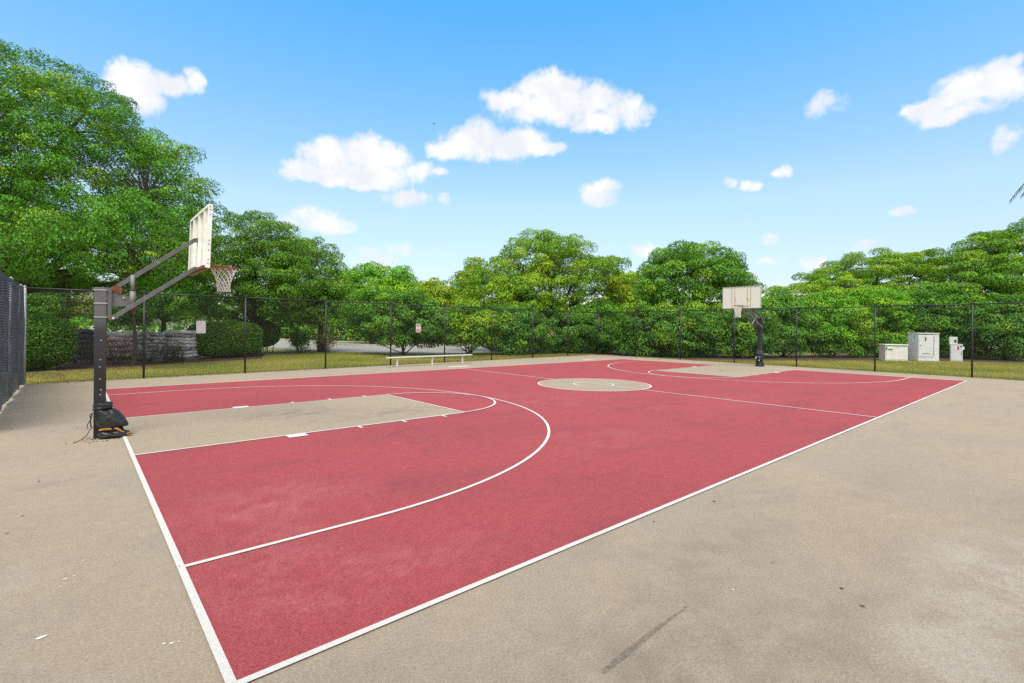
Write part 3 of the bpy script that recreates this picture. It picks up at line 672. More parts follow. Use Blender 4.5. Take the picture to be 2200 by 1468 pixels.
c = fence_hit(432, 703, 0.045)
sg1 = empty('sign', tuple(c), 'blank pale back of a sign hung behind the fence mesh, left of the bench', 'sign')
plate(c, 0.31, 0.475, 0.006, M_SIGNW, 'panel', sg1)
for s_ in (-.19, .19):
    b = MB(); b.tube([c + UP0 * s_ - fn3 * .004, c + UP0 * s_ - fn3 * .04], .004, 5); b.build('wire_tie', M_WIRE, sg1)
c = fence_hit(899, 705, -0.05)
sg2 = empty('sign', tuple(c), 'small red and white notice sign on the fence above the bench', 'sign')
pn = plate(c, 0.285, 0.435, 0.006, M_SIGNW, 'panel', sg2, .035)
def band(z0, z1, w_, mt, nm, off=0.0045, x0=0.0):
    b = MB(); b.box(c + UP0 * (z0 + z1) / 2 - fn3 * off + fd3 * x0, (w_, .002, z1 - z0), (fd3, fn3, UP0)); b.build(nm, mt, pn)
band(0.09, 0.195, 0.24, M_SIGNR, 'red_heading'); band(-0.195, -0.09, 0.24, M_SIGNR, 'red_footing')
for z, x0, w_ in ((0.065, 0, .2), (0.03, -.02, .05), (-0.02, -.06, .05), (-.02, .05, .08), (-0.075, 0, .21)): band(z - .007, z + .007, w_, M_SIGNK, 'print_line', .0045, x0)
for z in (0.165, 0.115, -0.12, -.17): band(z - .008, z + .008, .19, M_SIGNW, 'print_line', .0065)
for s_ in (-.2, .2):
    b = MB(); b.tube([c + UP0 * s_ + fn3 * .003, c + UP0 * s_ + fn3 * .045], .004, 5); b.build('wire_tie', M_WIRE, sg2)

# ---------------------------------------------------------------- utility cabinets beyond the right fence
M_CAB = mat('pale_cabinet_paint', (0.78, 0.775, 0.74), 0.55, 0.06, 4, stain=(0.66, 0.63, 0.55), stain_scale=6, stain_lo=.66)
M_CAB2 = mat('cool_cabinet_paint', (0.70, 0.715, 0.74), 0.5, 0.06, 4, stain=(0.62, 0.61, 0.60), stain_scale=6, stain_lo=.66)
M_PADC = mat('concrete_pad', (0.36, 0.34, 0.30), .9, .1, 5, bump=.004)
M_DARK = mat('dark_slot', (0.03, 0.03, 0.035), .6, .1, 8)
M_LABEL = mat('red_warning_label', (0.42, 0.05, 0.06), .5, .1, 20)
def cabinet(label, uF, vb, ang, w_, dp, h_, detail):
    """uF, vb: pixel of the nearest lower corner (front left); ang: how far the front is turned"""
    f0 = ground(uF, vb, -.03); rh = f0 - CAM; rh[2] = 0; rh = unit(rh); rr = np.array([rh[1], -rh[0], 0])
    d = rr * math.cos(R(ang)) + rh * math.sin(R(ang)); nb = rh * math.cos(R(ang)) - rr * math.sin(R(ang)); ax = (d, nb, UP0)
    o3 = f0 + d * w_ / 2 + nb * dp / 2
    root = empty('utility_cabinet', (o3[0], o3[1], -.03), label, 'utility box', 'utility cabinets on the grass')
    b = MB(); b.box(o3 + UP0 * .02, (w_ + .1, dp + .1, .08), ax); b.build('concrete_pad', M_PADC, root)
    def bx(nm, x0, x1, z0, z1, y0, y1, m_, par=root, bev=0.0):
        b = MB(); b.box(f0 + d * ((x0 + x1) / 2) + nb * ((y0 + y1) / 2) + UP0 * (z0 + z1) / 2, (x1 - x0, y1 - y0, z1 - z0), ax); return b.build(nm, m_, par, bev)
    detail(bx, w_, h_, dp)
    return root
def unit(v): return v / (np.linalg.norm(v, axis=-1, keepdims=True) + 1e-9)
def det1(bx, w_, h_, dp):
    body = bx('body', 0, w_, .06, h_ - .07, 0, dp, M_CAB, bev=.01)
    bx('lid', -.03, w_ + .03, h_ - .07, h_, -.05, dp + .02, M_CAB, bev=.015)
    dr = bx('door', .05, w_ - .04, .12, h_ - .14, -.02, -.001, M_CAB, bev=.004)
    bx('lid_gap', .04, w_ - .03, h_ - .115, h_ - .08, -.008, -.001, M_DARK, body)
    lb = bx('label_plate', .12, .40, h_ - .28, h_ - .18, -.034, -.021, M_BOARDW, dr)
    bx('handle_slot', .14, .38, h_ - .33, h_ - .295, -.05, -.021, M_DARK, dr)
    bx('hinge', .03, .07, h_ - .34, h_ - .18, -.05, -.021, M_DARK, dr)
    for x in (.62, .98): bx('bolt', x, x + .05, h_ - .19, h_ - .155, -.03, -.021, M_DARK, dr)
    bx('side_latch', -.006, -.001, h_ - .36, h_ - .18, dp * .45, dp * .45 + .05, M_DARK, body)
cabinet('low cream utility cabinet with overhanging lid, leftmost of three', 1902, 776, 20, 1.20, 1.0, 1.06, det1)
def det2(bx, w_, h_, dp):
    body = bx('body', 0, w_, .06, h_ - .06, 0, dp, M_CAB2, bev=.01)
    bx('lid', -.03, w_ + .02, h_ - .06, h_, -.04, dp + .02, M_CAB2, bev=.012)
    dr = bx('door', .04, w_ * .70, .40, h_ - .13, -.02, -.001, M_CAB2, bev=.004)
    bx('lid_gap', .02, w_ * .72, h_ - .115, h_ - .08, -.008, -.001, M_DARK, body)
    bx('sill', .0, w_ * .74, .32, .355, -.035, -.001, M_BOARDW, body)
    bx('handle', .36, .41, h_ - .48, h_ - .26, -.05, -.021, M_DARK, dr)
    bx('vent_slot', .24, .62, .50, .53, -.026, -.0205, M_DARK, dr)
    bx('panel_seam', w_ * .73, w_ * .75, .32, h_ - .2, -.008, -.001, M_DARK, body)
    bx('keyhole', .08, .12, .98, 1.05, -.03, -.021, M_DARK, dr)
    bx('side_hinge', -.008, -.001, h_ - .36, h_ - .16, dp * .35, dp * .35 + .05, M_DARK, body)
cabinet('tallest pale grey utility cabinet with single door, middle of three', 1973, 777, 30, 1.16, 1.12, 1.80, det2)
def det3(bx, w_, h_, dp):
    body = bx('body', 0, w_, .06, 1.08, 0, dp, M_CAB2, bev=.008)
    top = bx('meter_box', -.05, .33, 1.115, h_, .02, dp - .05, M_CAB2, bev=.01)
    bx('lid', -.02, w_ + .01, 1.08, 1.115, -.02, dp + .01, M_CAB2)
    bx('meter_window', .18, .28, 1.22, 1.38, .005, .019, M_DARK, top)
    dr = bx('door', .03, w_ - .03, .12, 1.02, -.018, -.001, M_CAB2, bev=.004)
    bx('warning_label', w_ - .25, w_ - .17, .78, 1.0, -.026, -.0185, M_LABEL, dr)
    bx('dark_label', w_ - .12, w_ - .04, .93, 1.01, -.026, -.0185, M_DARK, dr)
    bx('side_conduit_box', w_ + .001, w_ + .09, .78, .96, .1, .3, M_CAB, body)
    for z in (.45, .58): bx('latch', w_ - .07, w_ - .035, z, z + .08, -.03, -.0185, M_DARK, dr)
cabinet('narrow grey utility cabinet with meter box on top and red label', 2042, 777.5, 6, 0.57, 0.45, 1.56, det3)

# ---------------------------------------------------------------- wrapped pallet stacks beyond the hedge
def stack(label, u0, u1, vb, depth, h_, mt, layers, seed, mt_top):
    a, c_ = foot(u0, depth), foot(u1, depth); d = c_ - a; w_ = np.linalg.norm(d); d /= w_; nb = np.array([-d[1], d[0], 0]); nb = nb if np.dot(nb, FW) > 0 else -nb
    o3 = (a + c_) / 2 + nb * w_ * .5
    root = empty('wrapped_pallet', tuple(o3), label, 'pallet', 'plastic wrapped pallet stacks behind the hedge')
    rr = np.random.default_rng(seed); b = MB()
    for k in range(5): b.box(o3 + nb * (k - 2) * w_ * .22 + UP0 * .12, (w_ * .98, .09, .02), (d, nb, UP0))
    for k in (-1, 0, 1): b.box(o3 + d * k * w_ * .44 + UP0 * .055, (.08, w_ * .96, .11), (d, nb, UP0))
    b.build('pallet', mat('grey_pallet_wood', (0.2, 0.17, 0.13), .9, .25, 12), root)
    zb = .135; hs = (h_ - zb) / layers; mats = mt if isinstance(mt, list) else [mt]
    for L in range(layers):
        b = MB(); K = 26; V = []; ph = rr.uniform(0, 6.28, 4); grow = 1 + rr.uniform(-.03, .03)
        for j, (tz, sc) in enumerate(((0, .93), (.2, 1.0), (.55, 1.02), (.85, .99), (1.0, .92))):
            for k in range(K):
                t = 2 * math.pi * k / K; q = (abs(math.cos(t)) ** 5 + abs(math.sin(t)) ** 5) ** -.2
                wv = 1 + .02 * math.sin(5 * t + ph[0] + j) + .015 * math.sin(9 * t + ph[1]) + .012 * math.sin(14 * t + ph[3] + 2 * j)
                zz_ = zb + hs * (L + tz) + hs * .10 * math.sin(3 * t + ph[2])
                V.append(o3 + d * math.cos(t) * q * wv * sc * grow * w_ / 2 + nb * math.sin(t) * q * wv * sc * grow * w_ / 2 + UP0 * zz_)
        b.add(V, [(j * K + k, j * K + (k + 1) % K, (j + 1) * K + (k + 1) % K, (j + 1) * K + k) for j in range(4) for k in range(K)] + [tuple(range(K))[::-1], tuple(4 * K + k for k in range(K))], True)
        b.build('bag_layer', mats[L % len(mats)] if L < layers - 1 else mt_top, root)
def film(name, A, B, rough, fold=9.0):
    mt = bpy.data.materials.new(name); mt.use_nodes = True; n = N(mt.node_tree); bs = mt.node_tree.nodes['Principled BSDF']
    tc = n.new('ShaderNodeTexCoord').outputs['Object']; st_ = n.vec('MULTIPLY', tc, (1, 1, 3.5))
    n.put(bs.inputs['Base Color'], n.mix(n.step(n.noise(st_, fold * .5, 6, .7, .8), .42, .6), A, B)); bs.inputs['Roughness'].default_value = rough
    bump_to(n, bs, n.noise(st_, fold, 5, .65, 1.0), .8, .018); return mt
F_BLACK = film('black_film', (0.03, 0.033, 0.038), (0.17, 0.18, 0.20), .3)
F_GREY = film('grey_striped_film', (0.08, 0.08, 0.085), (0.62, 0.61, 0.60), .35)
F_WHITE = film('clear_white_film', (0.55, 0.54, 0.53), (0.85, 0.83, 0.81), .35)
F_PINK = film('pink_printed_film', (0.84, 0.78, 0.76), (0.50, 0.24, 0.25), .4, 16)
stack('black plastic wrapped pallet stack beside the left clipped hedge', 124, 170, 782, 25.0, 1.66, F_BLACK, 6, 1, F_BLACK)
stack('pink and white wrapped pallet stack right behind the near hoop pole', 188, 252, 776, 26.5, 1.52, F_PINK, 5, 2, F_WHITE)
stack('dark grey layered pallet stack beside the fence post', 288, 332, 778, 26.0, 1.50, F_GREY, 7, 3, F_GREY)
stack('silvery white layered pallet stack next to the long hedge', 345, 400, 775, 27.2, 1.60, [F_WHITE, F_WHITE, F_GREY, F_WHITE], 8, 4, F_WHITE)
stack('white wrapped pallet stack half hidden between two darker stacks', 256, 290, 776, 29.0, 1.45, F_WHITE, 6, 5, F_WHITE)

# ---------------------------------------------------------------- foliage
def leaf_material(name, rough=0.5, trans=0.2):
    mt = bpy.data.materials.new(name); mt.use_nodes = True; t = mt.node_tree; n = N(t)
    bs = t.nodes['Principled BSDF']; out = t.nodes['Material Output']
    at_ = n.new('ShaderNodeAttribute'); at_.attribute_name = 'leaf_colour'
    tc = n.new('ShaderNodeTexCoord').outputs['Object']
    c = n.mix(n.math('MULTIPLY', n.noise(tc, 9.0, 3, .6), .25), at_.outputs['Color'], (0.05, 0.08, 0.015), 'MIX')
    n.put(bs.inputs['Base Color'], c); bs.inputs['Roughness'].default_value = rough; bs.inputs['Specular IOR Level'].default_value = 0.2
    tr = n.new('ShaderNodeBsdfTranslucent'); n.put(tr.inputs[0], n.mix(0.5, c, (0.36, 0.46, 0.04)))
    mx = n.new('ShaderNodeMixShader'); mx.inputs[0].default_value = trans
    t.links.new(bs.outputs[0], mx.inputs[1]); t.links.new(tr.outputs[0], mx.inputs[2]); t.links.new(mx.outputs[0], out.inputs[0])
    return mt
M_LEAF = leaf_material('broad_leaf')
M_BARK = mat('grey_brown_bark', (0.075, 0.058, 0.047), 0.95, 0.35, 9, bump=0.02, bscale=22, stain=(0.15, 0.13, 0.11), stain_scale=7)
M_BARKP = mat('pale_bark', (0.17, 0.15, 0.13), 0.95, 0.3, 9, bump=0.02, bscale=22)
def unit(v): return v / (np.linalg.norm(v, axis=-1, keepdims=True) + 1e-9)
def leaf_mesh(name, C, Nn, length, width, colours, rg, mt=None, parent=None, droop=0.25, axis=None):
    """one folded diamond per leaf, C centres, Nn facing directions"""
    n = len(C)
    Lh = (length * rg.uniform(.5, 1.45, n) / 2)[:, None]; Wh = (width * rg.uniform(.7, 1.3, n) / 2)[:, None]
    r_ = rg.normal(0, 1, (n, 3)) if axis is None else axis + rg.normal(0, .5, (n, 3))
    A = unit(r_ - Nn * np.sum(r_ * Nn, 1, keepdims=True)); B = np.cross(Nn, A)
    V = np.empty((n, 4, 3))
    V[:, 0] = C - A * Lh; V[:, 1] = C + B * Wh + Nn * Wh * .35 - A * Lh * .1
    V[:, 2] = C + A * Lh - Nn * Lh * 2 * droop; V[:, 3] = C - B * Wh + Nn * Wh * .35 - A * Lh * .1
    me = bpy.data.meshes.new(name)
    me.vertices.add(n * 4); me.vertices.foreach_set('co', V.astype(np.float32).ravel())
    me.loops.add(n * 4); me.loops.foreach_set('vertex_index', np.arange(n * 4, dtype=np.int32))
    me.polygons.add(n); me.polygons.foreach_set('loop_start', np.arange(0, n * 4, 4, dtype=np.int32))
    me.update(calc_edges=True)
    ca = me.color_attributes.new('leaf_colour', 'FLOAT_COLOR', 'POINT')
    cc = np.ones((n, 4, 4), np.float32); cc[:, :, :3] = colours[:, None, :]
    ca.data.foreach_set('color', cc.ravel())
    me.materials.append(mt or M_LEAF)
    o = bpy.data.objects.new(name, me); col.objects.link(o)
    if parent is not None:
        o.parent = parent; o.matrix_parent_inverse = Matrix.Translation(parent.location).inverted()
    return o
def clump_leaves(cs, rs, per, rg, flat=0.62, up=0.55, pal=None, jit=0.26, new_growth=0.10, ng_col=(0.20, 0.265, 0.025)):
    C, Nn, K = [], [], []
    pal = np.array(pal)
    for c, r in zip(cs, rs):
        n = max(12, int(per * (r * r)))
        d = unit(rg.normal(0, 1, (n, 3)) + np.array([0, 0, up]))
        rho = 1 - np.abs(rg.normal(0, .22, n)); rho = np.clip(rho, .15, 1.08)
        lump = 1 + .16 * np.sin(d[:, 0] * 5 + c[0] * 3) * np.cos(d[:, 1] * 5 + c[1] * 2)
        C.append(c + d * np.array([1, 1, flat]) * (r * rho * lump)[:, None])
        Nn.append(unit(d * .8 + np.array([0, 0, .55]) + rg.normal(0, .42, (n, 3))))
        base = pal[rg.integers(len(pal))] * .6 + pal[rg.integers(len(pal))] * .4
        k = base * (1 + rg.normal(0, jit, (n, 1)))
        if rg.random() < new_growth * .9: k = k * .45 + np.array(ng_col) * .55 * (1 + rg.normal(0, .15, (n, 1)))   # whole sprays of lighter new leaf
        elif rg.random() < new_growth * 1.0:                      # young yellow-green shoots at the tips of some sprays
            tip = (d[:, 2] > .15) & (rho > .78) & (rg.random(n) < .55); k[tip] = np.array(ng_col) * (1 + rg.normal(0, .2, (tip.sum(), 1)))
        K.append(np.clip(k * FOL, .006, .6))
    return np.vstack(C), np.vstack(Nn), np.vstack(K)
def bezier(a, b, c, n): t = np.linspace(0, 1, n)[:, None]; return (1 - t) ** 2 * a + 2 * t * (1 - t) * b + t * t * c
def wood(base, fork, centres, rg, r0, parent, mt, n_limbs=9, lean=0.0, stems=1, twig=0.02):
    b = MB(); limbs = []
    top = np.array(fork)
    if stems == 1:
        mid = (base + top) / 2 + np.array([rg.normal(0, .12), rg.normal(0, .12), 0]) * np.linalg.norm(top - base) * .4
        P = bezier(base, mid, top, 7); b.tube(np.vstack([base + (0, 0, -.1), P]), np.concatenate([[r0 * 1.45], np.linspace(r0 * 1.25, r0 * .8, 7)]), 9)
    cen = np.array(centres); left = list(range(len(cen)))
    # limbs go to spread-out anchor clumps
    anchors = [int(rg.integers(len(cen)))]
    for _ in range(n_limbs - 1):
        dmin = np.min(np.linalg.norm(cen[:, None] - cen[anchors][None], axis=2), axis=1); anchors.append(int(np.argmax(dmin * rg.uniform(.7, 1, len(cen)))))
    for a in anchors:
        e = cen[a] + (top - cen[a]) * .12; s = top if stems == 1 else base + np.array([rg.normal(0, .12), rg.normal(0, .12), 0])
        m_ = s + (e - s) * .5 + np.array([0, 0, rg.uniform(-.05, .25)]) * np.linalg.norm(e - s) + rg.normal(0, .06, 3) * np.linalg.norm(e - s)
        P = bezier(s, m_, e, 9); P[2:-1] += rg.normal(0, .012, (6, 3)) * np.linalg.norm(e - s)
        rr = r0 * (.62 if stems == 1 else .8) * rg.uniform(.7, 1.05)
        b.tube(P, np.linspace(rr, max(.012, rr * .22), 9), 7); limbs.append(P)
    LP = np.vstack(limbs)
    for i, c in enumerate(cen):
        j = int(np.argmin(np.linalg.norm(LP - c, axis=1) + np.maximum(0, LP[:, 2] - c[2]) * .6)); s = LP[j]
        if np.linalg.norm(c - s) < .15: continue
        m_ = (s + c) / 2 + np.array([0, 0, -.08]) * np.linalg.norm(c - s) + rg.normal(0, .07, 3) * np.linalg.norm(c - s)
        tr = min(r0 * .2, twig * (1 + np.linalg.norm(c - s) * .35))
        b.tube(bezier(s, m_, c, 5), np.linspace(tr, .006, 5), 5, False)
    return b.build('trunk' if stems == 1 else 'stems', mt, parent)
def crown_points(ells, n, rg, zmin, shell=(.76, 1.06), inner=.12, below=.35):
    """clump centres spread over the outside of a union of ellipsoids"""
    E_ = [(at(u, v, dp), ru * dp / FPX, rv * dp / FPX, kd) for (u, v, ru, rv, dp, kd) in ells]
    wts = np.array([e[1] * e[2] for e in E_]); wts = wts / wts.sum(); out = []; tries = 0
    cand = []
    while len(out) < n and tries < n * 200:
        tries += 1
        i = int(rg.choice(len(E_), p=wts)); c, rh, rv, kd = E_[i]
        d = unit(rg.normal(0, 1, 3))
        if d[2] < -.25 and rg.random() > below: continue
        k = rg.uniform(*shell) if rg.random() > inner else rg.uniform(.3, .8)
        off = RT0 * d[0] * rh + FW * d[1] * rh * kd + UP0 * d[2] * rv
        p_ = c + off * k
        if p_[2] < zmin: continue
        bad = False
        for j, (c2, rh2, rv2, kd2) in enumerate(E_):
            if j == i: continue
            q = p_ - c2; s = math.sqrt((np.dot(q, RT0) / rh2) ** 2 + (np.dot(q, FW) / (rh2 * kd2)) ** 2 + (q[2] / rv2) ** 2)
            if s < .72: bad = rg.random() < .8; break
        if bad: continue
        cand.append(p_)
        if len(cand) >= 4:                  # keep the candidate that leaves the crown most evenly covered
            if out:
                A = np.array(out); best = max(cand, key=lambda q: np.min(np.sum((A - q) ** 2, 1)))
            else: best = cand[0]
            out.append(best); cand = []
    return np.array(out)
def tree(name, label, base, fork_h, ells, n, cr, per, leaf, pal, seed, zmin, r0, group=None, cat='tree', n_limbs=9, stems=1, bark=None, aspect=.45, ng=.1, ngc=(0.20, 0.265, 0.025), inner=.12, flat=.62, below=.35, fork_off=(0, 0), shell=(.76, 1.06)):
    rg = np.random.default_rng(seed)
    base = np.array(base, float); root = empty(name, tuple(base), label, cat, group)
    cs = crown_points(ells, n, rg, zmin, shell=shell, inner=inner, below=below); rs = cr * rg.uniform(.55, 1.3, len(cs))
    C, Nn, K = clump_leaves(cs, rs, per, rg, flat, .45, pal, new_growth=ng, ng_col=ngc)
    keep = C[:, 2] > max(0.0, zmin - cr * .6); C, Nn, K = C[keep], Nn[keep], K[keep]
    axis = np.array([0, 0, -.5]) + unit(C - C.mean(0)) * .6
    leaf_mesh('crown' if stems == 1 else 'foliage', C, Nn, leaf, leaf * aspect, K, rg, None, root, axis=axis)
    wood(base, base + np.array([fork_off[0], fork_off[1], fork_h]), cs, rg, r0, root, bark or M_BARK, n_limbs, stems=stems)
    global LEAFN; LEAFN += len(C)
    return root
LEAFN = 0
FOL = np.array([2.0, 2.4, 1.2])       # overall leaf tone of the place
P_MAHOG = [(0.034, 0.10, 0.018), (0.052, 0.14, 0.022), (0.075, 0.18, 0.026), (0.042, 0.12, 0.02)]
P_OLIVE = [(0.055, 0.115, 0.022), (0.075, 0.145, 0.028), (0.10, 0.18, 0.03), (0.06, 0.13, 0.03)]
P_BRIGHT = [(0.06, 0.16, 0.02), (0.10, 0.235, 0.025), (0.14, 0.27, 0.026)]
P_YELLOW = [(0.16, 0.22, 0.02), (0.24, 0.27, 0.02), (0.11, 0.19, 0.02)]
P_CENTRE = [(0.085, 0.165, 0.02), (0.13, 0.21, 0.022), (0.18, 0.24, 0.022), (0.07, 0.145, 0.022)]
P_DEEP = [(0.035, 0.095, 0.022), (0.055, 0.13, 0.028), (0.08, 0.165, 0.035)]
P_GLOSS = [(0.05, 0.125, 0.028), (0.08, 0.18, 0.035), (0.045, 0.10, 0.025), (0.11, 0.21, 0.04)]
P_GREYG = [(0.10, 0.13, 0.06), (0.14, 0.16, 0.085), (0.08, 0.11, 0.045)]
G_TREE = 'trees round the court'
# the great spreading tree at left
tree('spreading_tree', 'huge spreading green tree filling the upper left behind the screened fence', foot(-60, 25.5), 3.6,
     [(-40, 560, 468, 458, 25.5, .62), (345, 450, 108, 150, 24.5, .7), (120, 330, 190, 160, 24, .7), (250, 520, 150, 90, 21, .7), (60, 560, 150, 70, 20.5, .8), (395, 500, 62, 95, 24, .8)], 960, .72, 760, .125, P_MAHOG, 3, 3.9, .6, G_TREE, n_limbs=22, ng=.12, inner=.26, below=.6, flat=.66, shell=(.80, .99))
tree('dense_tree', 'olive green dome-shaped tree just right of the near backboard', foot(548, 33), 1.9,
     [(545, 560, 95, 98, 33, .8), (478, 600, 62, 105, 32.5, .8), (590, 610, 70, 75, 32, .8)], 210, .66, 800, .13, P_OLIVE, 4, 1.9, .28, G_TREE, n_limbs=9, ng=.05, inner=.2, below=.8)
tree('dense_tree', 'olive green tree behind and right of the dome-shaped one, above the road', foot(690, 37), 2.0,
     [(660, 595, 72, 85, 37, .8), (700, 640, 45, 62, 36.5, .8), (625, 650, 50, 55, 37, .8)], 150, .7, 720, .14, P_OLIVE, 5, 2.0, .22, G_TREE, n_limbs=8, ng=.06, inner=.2, below=.8)
tree('round_tree', 'bright green rounded tree beyond the road, left of the small yellowish one', foot(800, 52), 2.6,
     [(815, 632, 85, 56, 52, .8), (765, 640, 50, 55, 53, .8)], 120, 1.1, 260, .26, P_BRIGHT, 6, 2.2, .25, G_TREE, ng=.08, below=.8)
tree('round_tree', 'small yellowish tree peeking between two larger green trees', foot(935, 57), 2.4,
     [(930, 655, 62, 48, 57, .8), (985, 660, 40, 42, 57, .8)], 80, 1.1, 230, .26, P_YELLOW, 7, 2.0, .2, G_TREE, ng=.2, below=.8)
tree('branching_tree', 'large yellow-green tree with curved limbs near the far corner of the fence', foot(1205, 40.5), 2.6,
     [(1180, 600, 125, 88, 40.5, .75), (1060, 640, 78, 62, 39, .8), (1285, 612, 68, 66, 41, .8), (1150, 545, 70, 36, 40.5, .8), (1030, 610, 42, 45, 41, .8), (1120, 630, 70, 45, 37.5, .7)], 270, .78, 640, .155, P_CENTRE, 8, 2.9, .3, G_TREE, n_limbs=12, ng=.18, inner=.32, fork_off=(-.3, .3))
tree('round_tree', 'dark glossy green tree left of the far backboard', foot(1495, 37.5), 2.2,
     [(1490, 615, 105, 88, 37.5, .75), (1430, 625, 58, 60, 37, .8), (1560, 620, 55, 62, 37.5, .8)], 210, .74, 680, .155, P_GLOSS, 9, 2.2, .26, G_TREE, n_limbs=10, ng=.05, inner=.15, below=.6)
tree('slender_tree', 'narrow yellow-green tree in the gap between two big trees', foot(1352, 50), 2.4, [(1352, 640, 48, 52, 50, .8)], 50, 1.0, 240, .26, P_YELLOW, 10, 1.5, .16, G_TREE, ng=.25, below=.8)
tree('umbrella_tree', 'broad umbrella-shaped yellow-green tree above the utility cabinets', foot(1860, 44.5), 4.0,
     [(1885, 605, 130, 62, 45, .7), (1775, 640, 115, 48, 44, .7), (1975, 610, 95, 68, 44, .7), (1690, 660, 70, 42, 43.5, .7), (1850, 655, 130, 45, 43, .6)], 260, .88, 500, .165, [(0.11, 0.185, 0.02), (0.16, 0.22, 0.02), (0.085, 0.16, 0.02)], 11, 2.6, .32, G_TREE, n_limbs=12, ng=.16, flat=.42, inner=.1)
tree('tall_tree', 'tall dark green tree at the right edge of the picture', foot(2165, 38), 2.6,
     [(2150, 610, 105, 105, 38, .75), (2080, 650, 65, 80, 37, .8), (2215, 570, 80, 95, 38.5, .8), (2120, 545, 60, 40, 38, .8), (2200, 690, 80, 70, 36, .8)], 250, .8, 620, .155, [(0.05, 0.115, 0.02), (0.07, 0.145, 0.022), (0.095, 0.175, 0.025)], 12, 1.2, .32, G_TREE, n_limbs=11, ng=.07, flat=.5, inner=.15, below=.7)
# trees further off at left, seen under the big crown
tree('street_tree', 'pale grey-green tree with forked trunk behind the left hedge', foot(140, 46), 2.3, [(140, 640, 88, 50, 46, .8)], 70, 1.0, 260, .2, P_GREYG, 13, 2.9, .3, 'trees further off at left', bark=M_BARKP, ng=0, below=.8)
tree('street_tree', 'green tree low over the grey and white pallet stacks', foot(352, 39), 2.2, [(345, 640, 82, 48, 39, .8), (410, 655, 50, 45, 38, .8)], 90, .85, 380, .18, P_MAHOG, 14, 2.3, .2, 'trees further off at left', ng=.12, below=.8)
tree('street_tree', 'dark tree at far left between wind screen and grey-green tree', foot(50, 42), 2.0, [(45, 645, 72, 60, 42, .8)], 60, .9, 320, .2, P_OLIVE, 15, 1.6, .2, 'trees further off at left', ng=0, below=.8)
tree('street_tree', 'small dark tree with slim trunk right behind the near hoop pole', ground(287, 786, -.03), 2.2, [(262, 688, 40, 26, 24, .8), (300, 672, 30, 24, 24, .8)], 30, .42, 700, .12, P_DEEP, 16, 1.8, .085, 'trees further off at left', n_limbs=5, ng=0, below=.9)

# understory shrubs behind the fence
G_SH = 'shrubs behind the fence'
SH = [
    (870, 763, [(862, 690, 88, 58, 34, .7), (800, 672, 48, 52, 35, .8), (925, 705, 48, 48, 33.5, .8)], P_GLOSS, 150, .62, .8, 'big glossy shrub behind the bench and the red notice sign'),
    (1010, 762, [(1005, 705, 62, 50, 34.5, .7)], P_CENTRE, 75, .62, .7, 'leafy shrub right of the bench under the yellow-green tree'),
    (1100, 760, [(1095, 712, 72, 52, 35.5, .6)], P_DEEP, 85, .65, .35, 'dark shrub below the left half of the curved-limb tree'),
    (1195, 757, [(1195, 712, 75, 52, 38, .6)], P_DEEP, 85, .7, .2, 'dark shrub directly below the curved-limb tree'),
    (1295, 757, [(1295, 712, 78, 54, 38.5, .6)], P_GLOSS, 90, .7, .2, 'shrub filling the far fence corner'),
    (1395, 763, [(1395, 712, 72, 58, 35, .6)], P_GLOSS, 90, .66, .2, 'shrub just right of the far fence corner'),
    (1490, 766, [(1490, 716, 74, 56, 34, .6)], P_GLOSS, 95, .62, .2, 'shrub beneath the dark glossy tree'),
    (1590, 768, [(1590, 715, 70, 58, 34, .6)], P_DEEP, 90, .62, .25, 'dark shrub behind the far hoop pole'),
    (1685, 768, [(1685, 705, 66, 66, 35, .6)], P_GLOSS, 95, .64, .45, 'tall shrub right of the far hoop, gaps at its foot'),
    (1785, 769, [(1785, 705, 74, 68, 35.5, .6)], P_BRIGHT, 100, .66, .35, 'light green shrub left of the low utility cabinet'),
    (1885, 770, [(1885, 695, 74, 74, 36.5, .6)], P_BRIGHT, 100, .68, .3, 'light green shrub behind the low utility cabinet'),
    (1985, 770, [(1985, 695, 72, 74, 37, .6)], P_GLOSS, 95, .68, .25, 'shrub behind the tallest utility cabinet'),
    (2075, 772, [(2075, 705, 62, 68, 35.5, .6)], P_DEEP, 80, .66, .25, 'dark shrub behind the meter box'),
    (2165, 774, [(2165, 710, 68, 68, 33.5, .6)], P_DEEP, 85, .64, .25, 'dark shrub at the right edge below the tall tree')]
for i, (u, v, ells, pal, n_c, cr_, zm, lab) in enumerate(SH):
    dp = ells[0][4]
    tree('shrub', lab, foot(u, dp), .4, ells, n_c, cr_, 760, .15, pal, 40 + i, zm, .06, G_SH, 'shrub', n_limbs=7, stems=2, ng=.08, below=.95, inner=.15, aspect=.5)

